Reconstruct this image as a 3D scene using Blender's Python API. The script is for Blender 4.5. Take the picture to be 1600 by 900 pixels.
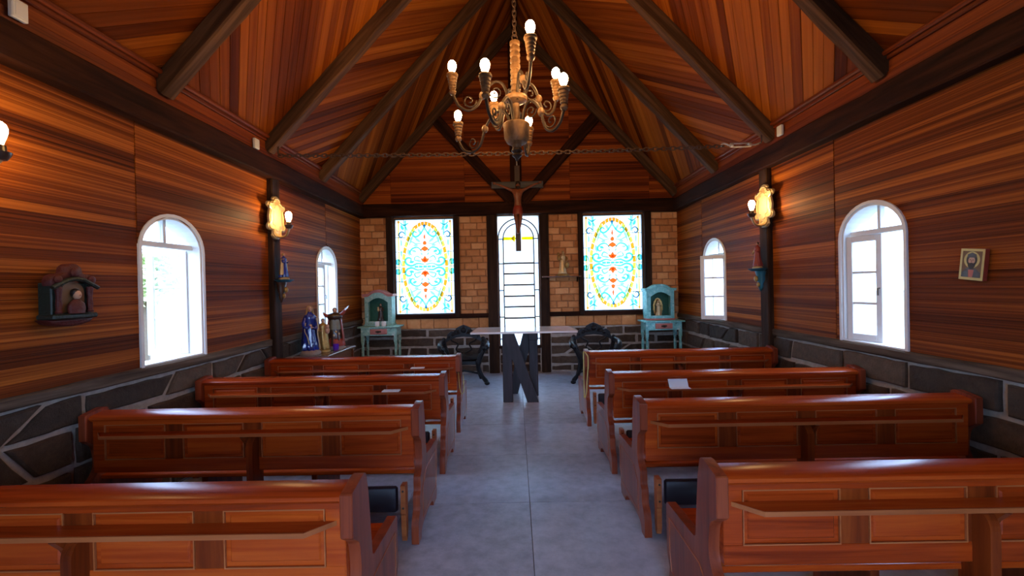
import bpy, bmesh, math, random
from mathutils import Vector, Matrix, noise
random.seed(11)
for o in list(bpy.data.objects): bpy.data.objects.remove(o)
SC = bpy.context.scene
COL = SC.collection
PI = math.pi

# ------------------------------------------------------------------ camera, sky, exposure
cam_d = bpy.data.cameras.new('camera'); cam = bpy.data.objects.new('camera', cam_d); COL.objects.link(cam)
cam_d.sensor_width = 36.0; cam_d.lens = 680.0 / 1600.0 * 36.0; cam_d.clip_start = 0.05; cam_d.clip_end = 500
def cam_matrix():
    f = 680.0; roll = math.radians(1.2)
    fw = Vector(((805 - 800) / f, -(446 - 450) / f, 1.0)).normalized()       # world Y seen in camera (right, up, forward)
    up = Vector((-math.sin(roll), math.cos(roll), 0.0)); up = (up - fw * up.dot(fw)).normalized()
    xr = up.cross(fw)
    if xr.x < 0: xr = -xr
    right = Vector((xr.x, fw.x, up.x)); upw = Vector((xr.y, fw.y, up.y)); fwd = Vector((xr.z, fw.z, up.z))
    m = Matrix((right, upw, -fwd)).transposed().to_4x4()
    m.translation = Vector((-0.075, 0.0, 1.62))
    return m
cam.matrix_world = cam_matrix()
SC.camera = cam
SKY_STRENGTH = 14.0
world = bpy.data.worlds.new('sky'); SC.world = world; world.use_nodes = True
wn = world.node_tree.nodes; bg = wn['Background']
bg.inputs['Color'].default_value = (0.42, 0.62, 1.0, 1); bg.inputs['Strength'].default_value = SKY_STRENGTH
BULB = 245.0
SC.view_settings.view_transform = 'Standard'; SC.view_settings.look = 'None'
SC.view_settings.exposure = 0.0; SC.view_settings.gamma = 1.0; SC.view_settings.use_curve_mapping = False
try:
    SC.cycles.use_denoising = True
    SC.cycles.max_bounces = 10; SC.cycles.diffuse_bounces = 6; SC.cycles.transparent_max_bounces = 16
    SC.cycles.sample_clamp_indirect = 6.0
except Exception: pass

# ------------------------------------------------------------------ mesh helpers
class MB:
    def __init__(s): s.v = []; s.f = []
    def add(s, vs, fs):
        o = len(s.v); s.v += [tuple(v) for v in vs]; s.f += [tuple(i + o for i in f) for f in fs]; return s
    def box(s, a, b):
        x0, y0, z0 = a; x1, y1, z1 = b
        return s.add([(x0,y0,z0),(x1,y0,z0),(x1,y1,z0),(x0,y1,z0),(x0,y0,z1),(x1,y0,z1),(x1,y1,z1),(x0,y1,z1)],
                     [(0,3,2,1),(4,5,6,7),(0,1,5,4),(1,2,6,5),(2,3,7,6),(3,0,4,7)])
    def cbox(s, a, b, c=0.005):
        lo = [min(a[i], b[i]) for i in range(3)]; hi = [max(a[i], b[i]) for i in range(3)]
        c = min(c, min(hi[i] - lo[i] for i in range(3)) * 0.45)
        idx = {}; vs = []
        for sx in (0, 1):
            for sy in (0, 1):
                for sz in (0, 1):
                    sg = (sx, sy, sz)
                    for ax in range(3):
                        p = [(hi[i] if sg[i] else lo[i]) if i == ax else (hi[i] - c if sg[i] else lo[i] + c) for i in range(3)]
                        idx[sg + (ax,)] = len(vs); vs.append(p)
        fs = []
        for ax in range(3):
            o1, o2 = [(1, 2), (0, 2), (0, 1)][ax]
            for sd in (0, 1):
                q = []
                for (p, r) in ((0, 0), (1, 0), (1, 1), (0, 1)):
                    g = [0, 0, 0]; g[ax] = sd; g[o1] = p; g[o2] = r; q.append(idx[tuple(g) + (ax,)])
                fs.append(q)
            for p in (0, 1):
                for r in (0, 1):
                    q = []
                    for (e, axx) in ((0, o1), (1, o1), (1, o2), (0, o2)):
                        g = [0, 0, 0]; g[ax] = e; g[o1] = p; g[o2] = r; q.append(idx[tuple(g) + (axx,)])
                    fs.append(q)
        for sx in (0, 1):
            for sy in (0, 1):
                for sz in (0, 1): fs.append([idx[(sx, sy, sz, k)] for k in range(3)])
        return s.add(vs, fs)
    def prism(s, poly, w0, w1, mp=lambda u, v, w: (u, v, w), ch=0.0):
        n = len(poly)
        if ch > 0:
            top = offset_poly(poly, ch)
            rings = [(poly, w0), (poly, w1 - (ch if w1 > w0 else -ch)), (top, w1)]
        else: rings = [(poly, w0), (poly, w1)]
        vs = []; fs = []
        for P, w in rings: vs += [mp(u, v, w) for (u, v) in P]
        for k in range(len(rings) - 1):
            for i in range(n):
                j = (i + 1) % n; fs.append((k*n+i, k*n+j, (k+1)*n+j, (k+1)*n+i))
        fs.append(tuple(range(n))[::-1]); L = (len(rings) - 1) * n; fs.append(tuple(L + i for i in range(n)))
        return s.add(vs, fs)
    def ring(s, outer, inner, w0, w1, mp=lambda u, v, w: (u, v, w), closed=True):
        n = len(outer); vs = []; fs = []
        for P, w in ((outer, w0), (outer, w1), (inner, w1), (inner, w0)): vs += [mp(u, v, w) for (u, v) in P]
        for i in range(n if closed else n - 1):
            j = (i + 1) % n
            for k in range(4): k2 = (k + 1) % 4; fs.append((k*n+i, k*n+j, k2*n+j, k2*n+i))
        if not closed:
            fs.append((0, n, 2*n, 3*n)); fs.append((n-1, 2*n-1, 3*n-1, 4*n-1))
        return s.add(vs, fs)
    def loft(s, rings, cap=True, closed=False):
        n = len(rings[0]); vs = [p for r in rings for p in r]; fs = []
        m = len(rings)
        for k in range(m if closed else m - 1):
            k2 = (k + 1) % m
            for i in range(n):
                j = (i + 1) % n; fs.append((k*n+i, k*n+j, k2*n+j, k2*n+i))
        if cap and not closed:
            fs.append(tuple(range(n))[::-1]); fs.append(tuple((m-1)*n + i for i in range(n)))
        return s.add(vs, fs)
    def tube(s, pts, r, n=8, closed=False, flat=1.0):
        pts = [Vector(p) for p in pts]; m = len(pts)
        R = r if isinstance(r, (list, tuple)) else [r] * m
        rings = []; nrm = None
        for i in range(m):
            if closed: t = (pts[(i+1) % m] - pts[i-1])
            else: t = pts[min(i+1, m-1)] - pts[max(i-1, 0)]
            t = t.normalized() if t.length > 1e-9 else Vector((0, 0, 1))
            if nrm is None:
                a = Vector((0, 0, 1)) if abs(t.z) < 0.9 else Vector((1, 0, 0)); nrm = t.cross(a).normalized()
            else:
                nrm = nrm - t * nrm.dot(t); nrm = nrm.normalized() if nrm.length > 1e-6 else t.orthogonal().normalized()
            b = t.cross(nrm)
            rings.append([tuple(pts[i] + (nrm * math.cos(2*PI*k/n) + b * math.sin(2*PI*k/n) * flat) * R[i]) for k in range(n)])
        return s.loft(rings, closed=closed)
    def lathe(s, prof, n=14, o=(0, 0, 0), sx=1.0, sy=1.0):
        return s.loft([[(o[0] + r*sx*math.cos(2*PI*k/n), o[1] + r*sy*math.sin(2*PI*k/n), o[2] + z) for k in range(n)] for (r, z) in [(max(r, 1e-4), z) for r, z in prof]])
    def ball(s, c, r, n=12, m=8):
        rr = r if isinstance(r, (list, tuple)) else (r, r, r)
        return s.loft([[(c[0] + rr[0]*max(math.sin(PI*j/m), .01)*math.cos(2*PI*k/n), c[1] + rr[1]*max(math.sin(PI*j/m), .01)*math.sin(2*PI*k/n), c[2] - rr[2]*math.cos(PI*j/m)) for k in range(n)] for j in range(m + 1)])
    def xf(s, M, start=0):
        for i in range(start, len(s.v)): s.v[i] = tuple(M @ Vector(s.v[i]))
        return s
    def mesh(s, name, mat, smooth=True, ang=35):
        me = bpy.data.meshes.new(name); me.from_pydata(s.v, [], s.f)
        bm = bmesh.new(); bm.from_mesh(me); bmesh.ops.recalc_face_normals(bm, faces=bm.faces); bm.to_mesh(me); bm.free()
        if mat: me.materials.append(mat)
        if smooth:
            me.shade_smooth(); me.set_sharp_from_angle(angle=math.radians(ang))
        return me
    def build(s, name, mat, parent=None, smooth=True, M=None, ang=35):
        o = bpy.data.objects.new(name, s.mesh(name, mat, smooth, ang)); COL.objects.link(o)
        if parent: o.parent = parent
        if M is not None: o.matrix_local = M
        return o

def area2(P): return sum(P[i][0]*P[(i+1) % len(P)][1] - P[(i+1) % len(P)][0]*P[i][1] for i in range(len(P)))
def offset_poly(P, d):
    n = len(P); sg = 1 if area2(P) > 0 else -1; out = []
    for i in range(n):
        a = Vector(P[i-1]); b = Vector(P[i]); c = Vector(P[(i+1) % n])
        e1 = (b - a); e2 = (c - b)
        if e1.length < 1e-7 or e2.length < 1e-7: out.append(tuple(b)); continue
        e1.normalize(); e2.normalize()
        n1 = Vector((-e1.y, e1.x)) * sg; n2 = Vector((-e2.y, e2.x)) * sg
        h = n1 + n2; k = h.length_squared
        h = n1 if k < 1e-4 else h * (2.0 / k)
        if h.length > 3: h = h.normalized() * 3
        out.append(tuple(b + h * d))
    return out
def clip_poly(P, a, b, c):          # keep a*x+b*y<=c
    out = []
    for i in range(len(P)):
        p, q = P[i], P[(i+1) % len(P)]
        dp, dq = a*p[0]+b*p[1]-c, a*q[0]+b*q[1]-c
        if dp <= 0: out.append(p)
        if (dp < 0 < dq) or (dq < 0 < dp):
            t = dp / (dp - dq); out.append((p[0]+(q[0]-p[0])*t, p[1]+(q[1]-p[1])*t))
    return out
def clean(P, eps=0.002):
    out = []
    for p in P:
        if not out or (abs(p[0]-out[-1][0]) + abs(p[1]-out[-1][1])) > eps: out.append(p)
    if len(out) > 1 and (abs(out[0][0]-out[-1][0]) + abs(out[0][1]-out[-1][1])) <= eps: out.pop()
    return out
def spline(P, k=6):
    P = [Vector(p) for p in P]; out = []
    for i in range(len(P) - 1):
        p0 = P[max(i-1, 0)]; p1 = P[i]; p2 = P[i+1]; p3 = P[min(i+2, len(P)-1)]
        for j in range(k):
            t = j / k
            out.append(0.5*((2*p1) + (p2-p0)*t + (2*p0-5*p1+4*p2-p3)*t*t + (3*p1-p0-3*p2+p3)*t**3))
    out.append(P[-1]); return out
def tag(o, label=None, cat=None, group=None, kind=None):
    if label: o['label'] = label
    if cat: o['category'] = cat
    if group: o['group'] = group
    if kind: o['kind'] = kind
    return o
def thing(name, label, cat, loc=(0, 0, 0), rz=0.0, group=None):
    o = bpy.data.objects.new(name, None); COL.objects.link(o); o.empty_display_size = 0.1
    o.location = loc; o.rotation_euler = (0, 0, rz)
    return tag(o, label, cat, group)
def copy_tree(o, parent=None):
    c = o.copy(); COL.objects.link(c); c.parent = parent
    for ch in [x for x in COL.objects if x.parent == o]: copy_tree(ch, c)
    return c
def frame(o, u, v, w):
    u, v, w = Vector(u).normalized(), Vector(v).normalized(), Vector(w).normalized()
    m = Matrix((u, v, w)).transposed().to_4x4(); m.translation = Vector(o); return m
def plate(name, poly, t, mat, parent, F, ch=0.004, w0=0.0):
    poly = clean(poly)
    if len(poly) < 3 or abs(area2(poly)) < 2e-4: return None
    cx = sum(p[0] for p in poly)/len(poly); cy = sum(p[1] for p in poly)/len(poly)
    P = [(p[0]-cx, p[1]-cy) for p in poly]
    return MB().prism(P, 0, t, ch=ch).build(name, mat, parent, smooth=False, M=F @ Matrix.Translation((cx, cy, w0)))

# ------------------------------------------------------------------ materials
def newmat(name):
    m = bpy.data.materials.new(name); m.use_nodes = True; nt = m.node_tree
    return m, nt, nt.nodes['Principled BSDF'], nt.nodes.new, nt.links.new
def rgba(c): return (c[0], c[1], c[2], 1.0)
def flat(name, c, rough=0.5, metal=0.0, var=0.12, scale=20.0, bump=0.0, spec=0.5, coat=0.0):
    m, nt, b, N, L = newmat(name)
    tc = N('ShaderNodeTexCoord'); nz = N('ShaderNodeTexNoise'); nz.inputs['Scale'].default_value = scale; nz.inputs['Detail'].default_value = 4
    L(tc.outputs['Object'], nz.inputs['Vector'])
    mx = N('ShaderNodeMix'); mx.data_type = 'RGBA'
    mx.inputs[6].default_value = rgba([x*(1-var) for x in c]); mx.inputs[7].default_value = rgba([min(1, x*(1+var)) for x in c])
    L(nz.outputs['Fac'], mx.inputs[0]); L(mx.outputs[2], b.inputs['Base Color'])
    b.inputs['Roughness'].default_value = rough; b.inputs['Metallic'].default_value = metal
    b.inputs['Specular IOR Level'].default_value = spec; b.inputs['Coat Weight'].default_value = coat; b.inputs['Coat Roughness'].default_value = 0.15
    if bump:
        bp = N('ShaderNodeBump'); bp.inputs['Strength'].default_value = bump; bp.inputs['Distance'].default_value = 0.01
        L(nz.outputs['Fac'], bp.inputs['Height']); L(bp.outputs['Normal'], b.inputs['Normal'])
    return m
def wood(name, dark, mid, light, rough=0.4, axis=0, rand=0.5, g=(0.9, 22.0), bump=0.15, spec=0.5, coat=0.0, detail=5.0, contrast=1.0):
    m, nt, b, N, L = newmat(name)
    tc = N('ShaderNodeTexCoord'); oi = N('ShaderNodeObjectInfo')
    mp = N('ShaderNodeMapping'); sc = [g[1]]*3; sc[axis] = g[0]; mp.inputs['Scale'].default_value = sc
    L(tc.outputs['Object'], mp.inputs['Vector'])
    mu = N('ShaderNodeMath'); mu.operation = 'MULTIPLY'; mu.inputs[1].default_value = 73.0; L(oi.outputs['Random'], mu.inputs[0])
    cb = N('ShaderNodeCombineXYZ')
    for k in range(3): L(mu.outputs[0], cb.inputs[k])
    ad = N('ShaderNodeVectorMath'); ad.operation = 'ADD'; L(mp.outputs[0], ad.inputs[0]); L(cb.outputs[0], ad.inputs[1])
    nz = N('ShaderNodeTexNoise'); nz.inputs['Scale'].default_value = 1.0; nz.inputs['Detail'].default_value = detail; nz.inputs['Roughness'].default_value = 0.6; nz.inputs['Distortion'].default_value = 0.4
    L(ad.outputs[0], nz.inputs['Vector'])
    ct = N('ShaderNodeMapRange'); ct.inputs['From Min'].default_value = 0.5 - 0.28/contrast; ct.inputs['From Max'].default_value = 0.5 + 0.28/contrast; L(nz.outputs['Fac'], ct.inputs['Value'])
    mx = N('ShaderNodeMix'); mx.data_type = 'FLOAT'; mx.inputs[0].default_value = rand
    L(ct.outputs[0], mx.inputs[2]); L(oi.outputs['Random'], mx.inputs[3])
    rp = N('ShaderNodeValToRGB'); e = rp.color_ramp.elements
    e[0].position = 0.12; e[0].color = rgba(dark); e[1].position = 0.9; e[1].color = rgba(light)
    x = e.new(0.5); x.color = rgba(mid)
    L(mx.outputs[0], rp.inputs[0]); L(rp.outputs[0], b.inputs['Base Color'])
    b.inputs['Roughness'].default_value = rough; b.inputs['Specular IOR Level'].default_value = spec
    b.inputs['Coat Weight'].default_value = coat; b.inputs['Coat Roughness'].default_value = 0.18
    bp = N('ShaderNodeBump'); bp.inputs['Strength'].default_value = bump; bp.inputs['Distance'].default_value = 0.004
    L(nz.outputs['Fac'], bp.inputs['Height']); L(bp.outputs['Normal'], b.inputs['Normal'])
    return m
def rocky(name, a, bcol, c, rough=0.85, scale=9.0, bump=0.6, rand=0.4):
    m, nt, b, N, L = newmat(name)
    tc = N('ShaderNodeTexCoord'); oi = N('ShaderNodeObjectInfo')
    mu = N('ShaderNodeMath'); mu.operation = 'MULTIPLY'; mu.inputs[1].default_value = 91.0; L(oi.outputs['Random'], mu.inputs[0])
    cb = N('ShaderNodeCombineXYZ'); [L(mu.outputs[0], cb.inputs[k]) for k in range(3)]
    ad = N('ShaderNodeVectorMath'); ad.operation = 'ADD'; L(tc.outputs['Object'], ad.inputs[0]); L(cb.outputs[0], ad.inputs[1])
    nz = N('ShaderNodeTexNoise'); nz.inputs['Scale'].default_value = scale; nz.inputs['Detail'].default_value = 6; nz.inputs['Roughness'].default_value = 0.65
    L(ad.outputs[0], nz.inputs['Vector'])
    mx = N('ShaderNodeMix'); mx.data_type = 'FLOAT'; mx.inputs[0].default_value = rand; L(nz.outputs['Fac'], mx.inputs[2]); L(oi.outputs['Random'], mx.inputs[3])
    rp = N('ShaderNodeValToRGB'); e = rp.color_ramp.elements
    e[0].position = 0.2; e[0].color = rgba(a); e[1].position = 0.8; e[1].color = rgba(c); x = e.new(0.5); x.color = rgba(bcol)
    L(mx.outputs[0], rp.inputs[0]); L(rp.outputs[0], b.inputs['Base Color']); b.inputs['Roughness'].default_value = rough
    bp = N('ShaderNodeBump'); bp.inputs['Strength'].default_value = bump; bp.inputs['Distance'].default_value = 0.02
    L(nz.outputs['Fac'], bp.inputs['Height']); L(bp.outputs['Normal'], b.inputs['Normal'])
    return m
def emit(name, c, s):
    m = bpy.data.materials.new(name); m.use_nodes = True; nt = m.node_tree; nt.nodes.clear()
    o = nt.nodes.new('ShaderNodeOutputMaterial'); e = nt.nodes.new('ShaderNodeEmission')
    e.inputs[0].default_value = rgba(c); e.inputs[1].default_value = s; nt.links.new(e.outputs[0], o.inputs[0]); return m
def tinted(name, c, gloss=0.05, opal=0.0):
    m = bpy.data.materials.new(name); m.use_nodes = True; nt = m.node_tree; nt.nodes.clear(); N = nt.nodes.new; L = nt.links.new
    o = N('ShaderNodeOutputMaterial'); t = N('ShaderNodeBsdfTransparent'); t.inputs[0].default_value = rgba(c)
    cur = t.outputs[0]
    if opal > 0:
        tr = N('ShaderNodeBsdfTranslucent'); tr.inputs[0].default_value = rgba(c); mo = N('ShaderNodeMixShader'); mo.inputs[0].default_value = opal
        L(cur, mo.inputs[1]); L(tr.outputs[0], mo.inputs[2]); cur = mo.outputs[0]
    g = N('ShaderNodeBsdfGlossy'); g.inputs['Roughness'].default_value = 0.08
    mx = N('ShaderNodeMixShader'); mx.inputs[0].default_value = gloss
    L(cur, mx.inputs[1]); L(g.outputs[0], mx.inputs[2]); L(mx.outputs[0], o.inputs[0]); return m

M = {}
M['wall'] = wood('wall_board_wood', (0.036,0.006,0.001), (0.165,0.035,0.004), (0.44,0.13,0.016), rough=0.55, rand=0.45, g=(0.25, 58), contrast=1.45, spec=0.10)
M['ceil'] = wood('ceiling_board_wood', (0.05,0.008,0.0008), (0.17,0.036,0.003), (0.36,0.10,0.009), rough=0.6, rand=0.6, g=(0.6, 26), spec=0.06)
M['gable'] = wood('gable_board_wood', (0.05,0.008,0.002), (0.22,0.042,0.007), (0.42,0.105,0.016), rough=0.6, rand=0.5, g=(0.3, 40), contrast=1.5, spec=0.08)
M['beam'] = wood('dark_beam_wood', (0.006,0.002,0.001), (0.028,0.008,0.003), (0.065,0.020,0.007), rough=0.8, rand=0.1, g=(1.2, 14), bump=0.6, spec=0.12)
M['beamz'] = wood('dark_post_wood', (0.008,0.004,0.002), (0.028,0.012,0.006), (0.065,0.03,0.014), rough=0.75, axis=2, rand=0.15, g=(1.2, 14), bump=0.6, spec=0.15)
M['raft'] = wood('rafter_wood', (0.02,0.009,0.004), (0.068,0.031,0.013), (0.15,0.073,0.032), rough=0.8, rand=0.1, g=(1.0, 16), bump=0.7, spec=0.2)
M['crown'] = wood('crown_board_wood', (0.05,0.008,0.002), (0.17,0.032,0.006), (0.30,0.07,0.012), spec=0.2, rough=0.5, axis=1, rand=0.3, g=(0.4, 40))
PD, PM_, PL = (0.16,0.016,0.002), (0.37,0.044,0.005), (0.55,0.092,0.010)
M['pew'] = wood('pew_wood', PD, PM_, PL, rough=0.27, rand=0.35, g=(1.3, 30), bump=0.03, coat=0.0, spec=0.32)
M['pewz'] = wood('pew_end_wood', (0.09,0.014,0.006), (0.22,0.038,0.013), (0.33,0.068,0.022), rough=0.3, axis=2, rand=0.2, g=(1.3, 22), bump=0.08, coat=0.0, spec=0.35)
M['pewd'] = wood('pew_stile_wood', (0.07,0.009,0.002), (0.19,0.028,0.004), (0.30,0.055,0.008), rough=0.3, axis=2, rand=0.2, g=(1.3, 22), bump=0.08, spec=0.3)
M['pewl'] = wood('pew_pale_highlight_wood', (0.26,0.06,0.014), (0.38,0.10,0.026), (0.46,0.15,0.045), rough=0.35, rand=0.2, g=(1.3, 22), bump=0.05)  # pale pew wood; on the mouldings it paints in their edge highlights
M['crossw'] = wood('grey_lit_wood', (0.03,0.028,0.028), (0.07,0.064,0.064), (0.12,0.11,0.11), rough=0.6, rand=0.0)  # crossbar wood, with the blue-grey light on it put into the colour
M['crossr'] = wood('red_brown_cross_wood', (0.02,0.010,0.008), (0.055,0.024,0.016), (0.12,0.05,0.03), rough=0.5, axis=2, rand=0.0)
M['sillw'] = wood('weathered_sill_wood', (0.03,0.02,0.014), (0.085,0.06,0.043), (0.16,0.12,0.09), rough=0.85, rand=0.0, g=(1.5, 20), bump=0.8, spec=0.15)
M['knee'] = flat('black_kneeler_vinyl', (0.012,0.012,0.022), 0.45)
M['steel'] = flat('bolt_steel', (0.35,0.35,0.36), 0.35, 1.0)
M['stone'] = rocky('rough_wall_stone', (0.016,0.009,0.005), (0.052,0.031,0.018), (0.12,0.076,0.046), scale=14, bump=1.0)
M['mortar'] = rocky('pale_mortar', (0.22,0.19,0.16), (0.34,0.295,0.255), (0.45,0.40,0.355), scale=14, bump=0.3, rand=0.0)
M['brick'] = rocky('orange_brick', (0.40,0.15,0.042), (0.64,0.27,0.09), (0.78,0.41,0.18), scale=12, bump=0.5, rand=0.5)
M['bmortar'] = rocky('brick_mortar', (0.20,0.085,0.032), (0.30,0.14,0.06), (0.40,0.20,0.10), scale=18, bump=0.3, rand=0)
M['tile'] = rocky('grey_floor_stone', (0.24,0.24,0.285), (0.40,0.405,0.475), (0.55,0.555,0.63), rough=0.36, scale=10, bump=0.10, rand=0.12)
M['grout'] = flat('floor_grout', (0.10,0.095,0.09), 0.8)
M['white'] = flat('white_paint', (0.72,0.71,0.69), 0.4, var=0.04)
M['plastic'] = flat('white_plastic', (0.72,0.71,0.66), 0.35, var=0.03)
M['pane'] = tinted('clear_glass', (0.97,0.98,1.0), 0.06)
M['lead'] = flat('lead_came', (0.03,0.028,0.026), 0.5, 0.4)
M['leadg'] = flat('grey_window_bar', (0.10,0.085,0.07), 0.6, 0.0)
M['opal'] = tinted('white_opal_glass', (0.9,0.93,0.92), 0.03, 0.85)
M['amber'] = tinted('amber_glass', (0.80,0.40,0.07), 0.03)
M['ambl'] = tinted('pale_amber_glass', (0.85,0.60,0.18), 0.03)
M['cyan'] = tinted('cyan_glass', (0.20,0.58,0.60), 0.03)
M['cyanl'] = tinted('pale_cyan_glass', (0.40,0.72,0.66), 0.03)
M['blue'] = tinted('blue_glass', (0.10,0.30,0.42), 0.03)
M['red'] = tinted('orange_red_glass', (0.78,0.24,0.07), 0.03)
M['yel'] = tinted('yellow_glass', (0.62,0.50,0.02), 0.03)
M['bulb'] = emit('glowing_bulb', (1.0,0.56,0.20), BULB)
M['bulbw'] = emit('sconce_bulb_glow', (1.0,0.62,0.26), BULB*0.75)
M['iron'] = flat('brown_iron', (0.05,0.03,0.02), 0.55, 0.4)
M['chain'] = flat('rusty_chain', (0.055,0.024,0.012), 0.8, 0.0)
M['turn'] = wood('turned_pale_wood', (0.06,0.028,0.011), (0.18,0.088,0.034), (0.32,0.175,0.075), rough=0.55, axis=2, rand=0.1, g=(8, 14))
M['galv'] = flat('galvanised_steel', (0.62,0.62,0.6), 0.35, 0.6)
M['altar'] = wood('altar_leg_wood', (0.008,0.004,0.005), (0.024,0.012,0.014), (0.05,0.028,0.032), rough=0.45, spec=0.25, axis=2, rand=0.15, g=(1.5, 16), bump=0.3)
M['slab'] = flat('polished_pale_slab', (0.78,0.75,0.76), 0.08, var=0.1, scale=6)
M['black'] = flat('black_lacquer', (0.005,0.005,0.007), 0.42, var=0.2, coat=0.0, spec=0.3)
def worn(name, c, under, scale=16.0):
    m, nt, b, N, L = newmat(name)
    tc = N('ShaderNodeTexCoord'); nz = N('ShaderNodeTexNoise'); nz.inputs['Scale'].default_value = scale; nz.inputs['Detail'].default_value = 8; nz.inputs['Roughness'].default_value = 0.75
    L(tc.outputs['Object'], nz.inputs['Vector'])
    rp = N('ShaderNodeValToRGB'); e = rp.color_ramp.elements
    e[0].position = 0.36; e[0].color = rgba([x*.45 for x in c]); e[1].position = 0.64; e[1].color = rgba(under)
    a = e.new(0.42); a.color = rgba(c); d = e.new(0.55); d.color = rgba([min(1, x*1.2) for x in c])
    L(nz.outputs['Fac'], rp.inputs[0]); L(rp.outputs[0], b.inputs['Base Color']); b.inputs['Roughness'].default_value = 0.6
    return m
M['turq'] = worn('worn_green_turquoise_paint', (0.22,0.40,0.33), (0.60,0.62,0.54))
M['turq2'] = worn('worn_blue_turquoise_paint', (0.16,0.46,0.46), (0.58,0.68,0.64))
M['green'] = flat('green_cabinet_lining', (0.02,0.12,0.075), 0.6, var=0.3)
M['pink'] = flat('worn_pink_paint', (0.42,0.14,0.11), 0.55, var=0.3, scale=22, bump=0.15)
M['wax'] = flat('white_wax', (0.75,0.72,0.66), 0.5, var=0.04)
M['skin'] = flat('painted_flesh', (0.52,0.29,0.18), 0.4)
M['skind'] = flat('dark_carved_flesh', (0.24,0.07,0.025), 0.4, var=0.55, scale=32, bump=0.6)
M['robe_blue'] = flat('blue_glazed_robe', (0.012,0.025,0.24), 0.18, var=0.3, scale=30, coat=0.6)
M['veil'] = flat('gold_veil', (0.55,0.33,0.10), 0.35, 0.1, var=0.3)
M['gold'] = flat('antique_gold', (0.42,0.25,0.07), 0.3, 0.55, var=0.45, scale=35, bump=0.4)
M['goldp'] = flat('pale_gold_plaster', (0.55,0.40,0.20), 0.3, 0.35, var=0.35, scale=40, bump=0.4)
M['darkrobe'] = flat('dark_brown_robe', (0.055,0.030,0.018), 0.28, 0.1, var=0.5, scale=30, bump=0.3, coat=0.4)
M['redrobe'] = flat('red_robe', (0.28,0.035,0.018), 0.4, var=0.4, scale=30)
M['greyrobe'] = flat('grey_green_tunic', (0.16,0.16,0.11), 0.4, var=0.3, scale=30)
M['dkred'] = flat('dark_red_carving', (0.075,0.008,0.006), 0.6, var=0.5, scale=60, bump=0.5)
M['dkgreen'] = flat('dark_green_moulding', (0.010,0.022,0.016), 0.5, var=0.5, scale=60, bump=0.5)
M['plinth'] = flat('plaster_plinth', (0.30,0.24,0.20), 0.6, var=0.3, scale=25, bump=0.5)
M['cream'] = flat('cream_gilt_plaque', (0.36,0.26,0.13), 0.5, var=0.25, scale=26, bump=0.35)
M['tealb'] = flat('teal_bracket_paint', (0.01,0.11,0.16), 0.35, var=0.3)
M['hair'] = flat('dark_brown_hair', (0.02,0.011,0.007), 0.5)
M['purple'] = tinted('purple_glass', (0.55,0.10,1.0), 0.15, 0.6)
M['paper'] = flat('white_paper', (0.8,0.8,0.82), 0.6, var=0.02)
M['rope'] = flat('pale_yellow_cord', (0.55,0.42,0.12), 0.7)
M['icong'] = flat('icon_gold_leaf', (0.55,0.40,0.13), 0.35, 0.3, var=0.25)
M['iconb'] = flat('icon_ochre_ground', (0.14,0.07,0.02), 0.5, var=0.3)
M['grass'] = flat('grass_ground', (0.26,0.25,0.18), 0.9, var=0.3, scale=3)
M['leaf'] = flat('bright_leaf', (0.62,0.68,0.36), 0.6, var=0.4, scale=5)
M['bark'] = flat('tree_bark', (0.12,0.08,0.05), 0.9, var=0.3)
M['standtop'] = flat('reflection_pale_board', (0.22,0.17,0.16), 0.18, var=0.15)  # glossy stand top, its pale reflection painted into the base colour
M['brownp'] = wood('plain_brown_wood', (0.06,0.02,0.008), (0.15,0.055,0.018), (0.25,0.10,0.035), rough=0.3, axis=1, rand=0.2)

# ------------------------------------------------------------------ room dimensions
W = 2.97; YB = 8.13; YF = -1.6; WT = 0.16
BZ0, BZ1 = 2.93, 3.15            # wall plate beam
CX = 2.86; CZ = 3.39; SL = 1.07   # ceiling springs at |x|=CX, z=CZ with slope SL
RZ = CZ + SL*CX
SILL0, SILL1 = 0.97, 1.05
RAFT = [3.50, 5.00, 6.36, 7.97]
WIN = {'L': [(3.32, 3.98), (6.31, 6.97)], 'R': [(3.39, 4.05), (6.29, 6.97)]}
WZ0, WSP, WRI = 1.04, 1.97, 0.285
def arch_z(t): return WSP + WRI*math.sqrt(max(0, 1 - t*t))     # t in -1..1

def structure(name, mb, mat): return tag(mb.build(name, mat, smooth=False), kind='structure')
FRL = frame((-W, 0, 0), (0, 1, 0), (0, 0, 1), (1, 0, 0))
FRR = frame((W, 0, 0), (0, -1, 0), (0, 0, 1), (-1, 0, 0))
FRB = frame((0, YB, 0), (1, 0, 0), (0, 0, 1), (0, -1, 0))
# floor
fl = structure('floor', MB().box((-W-WT, YF-0.5, -0.12), (W+WT, YB+WT, -0.012)), M['grout'])
TS = 0.917; ty0 = 3.24
for i in range(-4, 4):
    for j in range(-6, 6):
        x0, x1 = max(i*TS, -W), min((i+1)*TS, W); y0, y1 = max(ty0 + j*TS, YF), min(ty0 + (j+1)*TS, YB)
        if x1 - x0 < 0.03 or y1 - y0 < 0.03: continue
        plate('tile', [(x0+.002, y0+.002), (x1-.002, y0+.002), (x1-.002, y1-.002), (x0+.002, y1-.002)], 0.012, M['tile'], fl, Matrix.Identity(4), ch=0.0012, w0=-0.012)

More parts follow.
